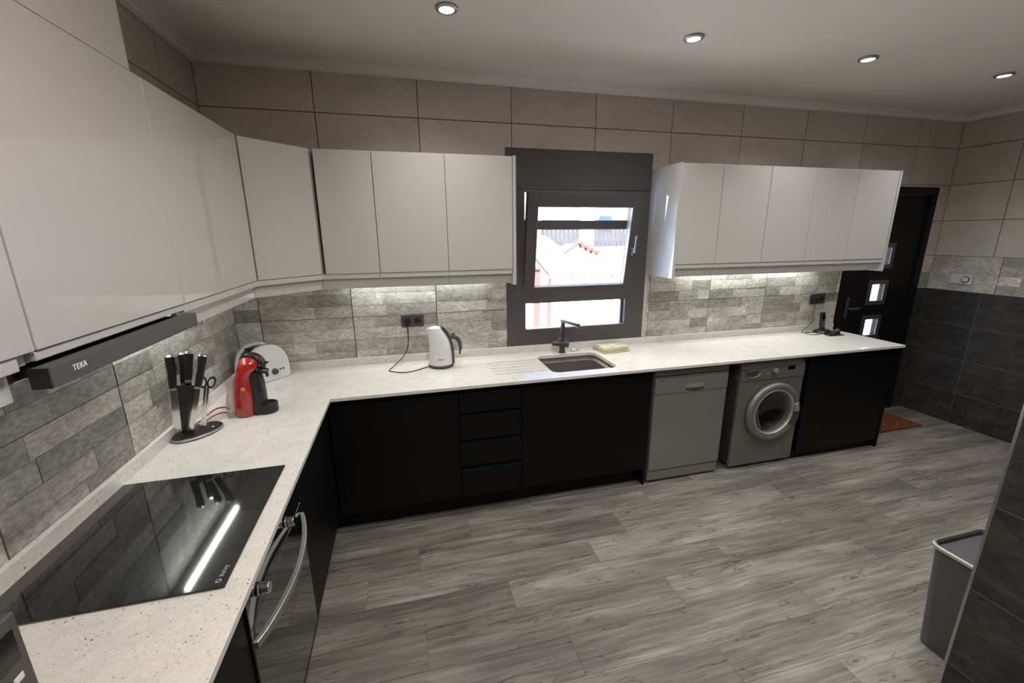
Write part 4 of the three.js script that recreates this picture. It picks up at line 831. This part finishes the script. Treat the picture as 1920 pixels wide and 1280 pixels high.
// ---------------------------------------------------------------- outside the window
{
  const ground = solo('terrace', 'pale ground between the houses seen through the window', 'ground', bx(-6, 26, -3.2, -3.0, -22, -1.2), M.extGround); ground.userData.kind = 'structure'; ground.name = 'floor_outside';
  thing('house', 'white house opposite with arched loggia and balustrade', 'house', (g) => {
    const arch = (cx, r) => { const o = [[cx - r, 1.2], [cx + r, 1.2]]; for (let i = 0; i <= 20; i++) { const a = i / 20 * Math.PI; o.push([cx + r * Math.cos(a), 2.35 + r * Math.sin(a)]); } return o.reverse(); };
    const f = extrude([[3, -3], [14, -3], [14, 5], [3, 5]], 0.35, 0, [5.22, 7.56, 9.92, 12.28].map((c) => arch(c, 0.92))); f.translate(0, 0, -14.35);
    mesh('facade', boxUV(f), M.extWall, g);
    mesh('loggia_wall', bx(3, 14, -3, 5, -16.2, -16), M.extGrey, g);
    mesh('loggia_floor', bx(3, 14, 1.0, 1.2, -16, -14.35), M.extWall, g);
    mesh('window', bx(10.15, 10.75, 1.9, 3.2, -15.99, -15.93), M.extGlass, g);
    for (const [a, b] of [[4.34, 6.1], [6.68, 8.44], [9.04, 10.8], [11.4, 13.1]]) { mesh('handrail', bx(a, b, 2.03, 2.13, -14.3, -14.1), M.extWall, g); for (let x = a + 0.1; x < b - 0.05; x += 0.19) mesh('baluster', lathe([[0.03, 0.0], [0.055, 0.1], [0.03, 0.3], [0.045, 0.55], [0.03, 0.83]], 8).translate(x, 1.2, -14.2), M.extDark, g); }
  });
  // corrugated clay-tile roof: eave towards the viewer
  const roofGeo = (x0, x1, ye, ze, yr, zr, pitch = 0.2) => { const nx = Math.round((x1 - x0) / pitch * 8), ny = 6, pos = [], idx = []; for (let side = 0; side < 2; side++) for (let j = 0; j <= ny; j++) for (let i = 0; i <= nx; i++) { const x = x0 + (x1 - x0) * i / nx, t = j / ny; pos.push(x, ye + (yr - ye) * t + 0.045 * Math.cos(i / 8 * 2 * Math.PI) - side * 0.06 + 0.0, ze + (zr - ze) * t); } const S = (nx + 1) * (ny + 1); for (let s = 0; s < 2; s++) for (let j = 0; j < ny; j++) for (let i = 0; i < nx; i++) { const a = s * S + j * (nx + 1) + i, b = a + 1, c = a + nx + 1, d = c + 1; if (s) idx.push(a, c, b, b, c, d); else idx.push(a, b, c, b, d, c); } for (let i = 0; i < nx; i++) { const a = i, b = i + 1; idx.push(a, S + a, b, b, S + a, S + b); } const q = new THREE.BufferGeometry(); q.setAttribute('position', new THREE.Float32BufferAttribute(pos, 3)); q.setIndex(idx); q.computeVertexNormals(); return boxUV(q); };
  thing('outbuilding', 'low white outbuilding with a clay tile roof nearest the window', 'house', (g) => {
    mesh('wall', bx(4.95, 9.5, -3, 0.70, -9.6, -8.0), M.extWall, g);
    mesh('roof', roofGeo(4.85, 9.6, 0.66, -7.75, 1.16, -9.4), M.roof, g);
    mesh('downpipe', cyl(0.06, 3.6, 4.87, -3, -7.9, 12), M.extBrown, g);
  });
  thing('outbuilding', 'white outbuilding with a clay tile eave on the left of the view', 'house', (g) => {
    mesh('wall', bx(2.6, 6.0, -3, 1.22, -13.2, -11.3), M.extWall, g);
    mesh('roof', roofGeo(2.6, 6.55, 1.24, -11.1, 1.72, -13.2), M.roof, g);
  });
  thing('gabled_house', 'white gabled house with stepped red verge tiles', 'house', (g) => {
    mesh('gable_wall', boxUV(extrude([[5.7, -3], [7.5, -3], [7.5, 0.98], [6.55, 1.46], [5.7, 0.92]], 1.0)).translate(0, 0, -11), M.extWall, g);
    mesh('verge', boxUV(extrude([[5.62, 0.90], [6.55, 1.49], [6.55, 1.54], [5.60, 0.94]], 0.3)).translate(0, 0, -10.05), M.extDark, g);
    for (let k = 0; k < 5; k++) mesh('verge_tile', bx(6.45 + k * 0.19, 6.72 + k * 0.19, 1.44 - k * 0.095, 1.53 - k * 0.095, -10.2, -9.85), M.extBrown, g);
  });
  thing('pergola_post', 'brown timber post outside the window, left side', 'post', (g) => { mesh('post', bx(4.02, 4.16, -3, 0.98, -6.6, -6.46), M.extBrown, g); mesh('cap', bx(3.98, 4.20, 0.98, 1.03, -6.64, -6.42), M.extBrown, g); });
  thing('awning', 'small striped awning with scalloped edge below the window', 'awning', (g) => {
    const s = [[5.15, -0.05], [5.15, -0.26]]; for (let k = 0; k < 4; k++) for (let i = 0; i <= 6; i++) { const a = i / 6 * Math.PI; s.push([5.15 + 0.06 + k * 0.12 - 0.06 * Math.cos(a), -0.26 - 0.05 * Math.sin(a)]); } s.push([5.63, -0.05]);
    mesh('valance', boxUV(extrude(s, 0.01)).translate(0, 0, -5.4), M.awning, g);
    const c = bx(5.15, 5.63, -0.015, 0.0, -0.6, 0); c.rotateX(0.5); c.translate(0, -0.05, -5.39); mesh('canopy', c, M.awning, g);
    mesh('bracket', bx(5.6, 5.63, -3, -0.1, -5.95, -5.92), M.extGrey, g);
  });
  for (const [x, y, z, h, lab] of [[3.28, -1.1, -4.9, 0.30, 'yellow-green potted plant on the low wall, far left through the window'], [3.62, -1.1, -4.9, 0.16, 'small potted plant on the low wall outside the window']]) thing('potted_plant', lab, 'plant', (g) => {
    mesh('pot', lathe([[0.0001, 0], [0.07, 0], [0.09, 0.14], [0.08, 0.14], [0.0001, 0.12]], 18).translate(x, y, z), M.pot, g);
    const lv = []; for (let i = 0; i < 40; i++) { const q = new THREE.IcosahedronGeometry(0.035, 0); q.scale(1, 0.35, 0.6); q.rotateY(rr(0, 6)); q.rotateZ(rr(-0.8, 0.8)); q.translate(x + rr(-0.11, 0.11), y + 0.15 + rnd() * h, z + rr(-0.1, 0.1)); lv.push(q); }
    const f = mesh('foliage', join(lv), M.leaf, g); f.userData.kind = 'stuff';
  });
  thing('house', 'white neighbouring house mirrored in the cabinet end panel', 'house', (g) => { mesh('wall', bx(-9, 1.6, -3, 3.6, -9.6, -9.0), M.extWall, g); mesh('roof', roofGeo(-9.2, 1.8, 3.55, -8.8, 4.5, -11), M.roof, g); mesh('window', bx(-3.4, -2.4, 0.6, 2.0, -9.0, -8.96), M.extGlass, g); });
  solo('low_wall', 'low white garden wall carrying the potted plants', 'wall', bx(2.4, 4.4, -3, -1.1, -5.15, -4.65), M.extWall);
  thing('house', 'white neighbouring house facing the black door', 'house', (g) => { mesh('wall', bx(8.2, 22, -3, 9, -5.0, -4.6), M.extWall, g); mesh('window', bx(9.0, 9.8, 3.2, 4.4, -4.6, -4.56), M.extBrown, g); });
}
scene.traverse((o) => { if (o.isMesh && o !== sky) { o.castShadow = true; o.receiveShadow = true; } });
renderer.render(scene, camera);
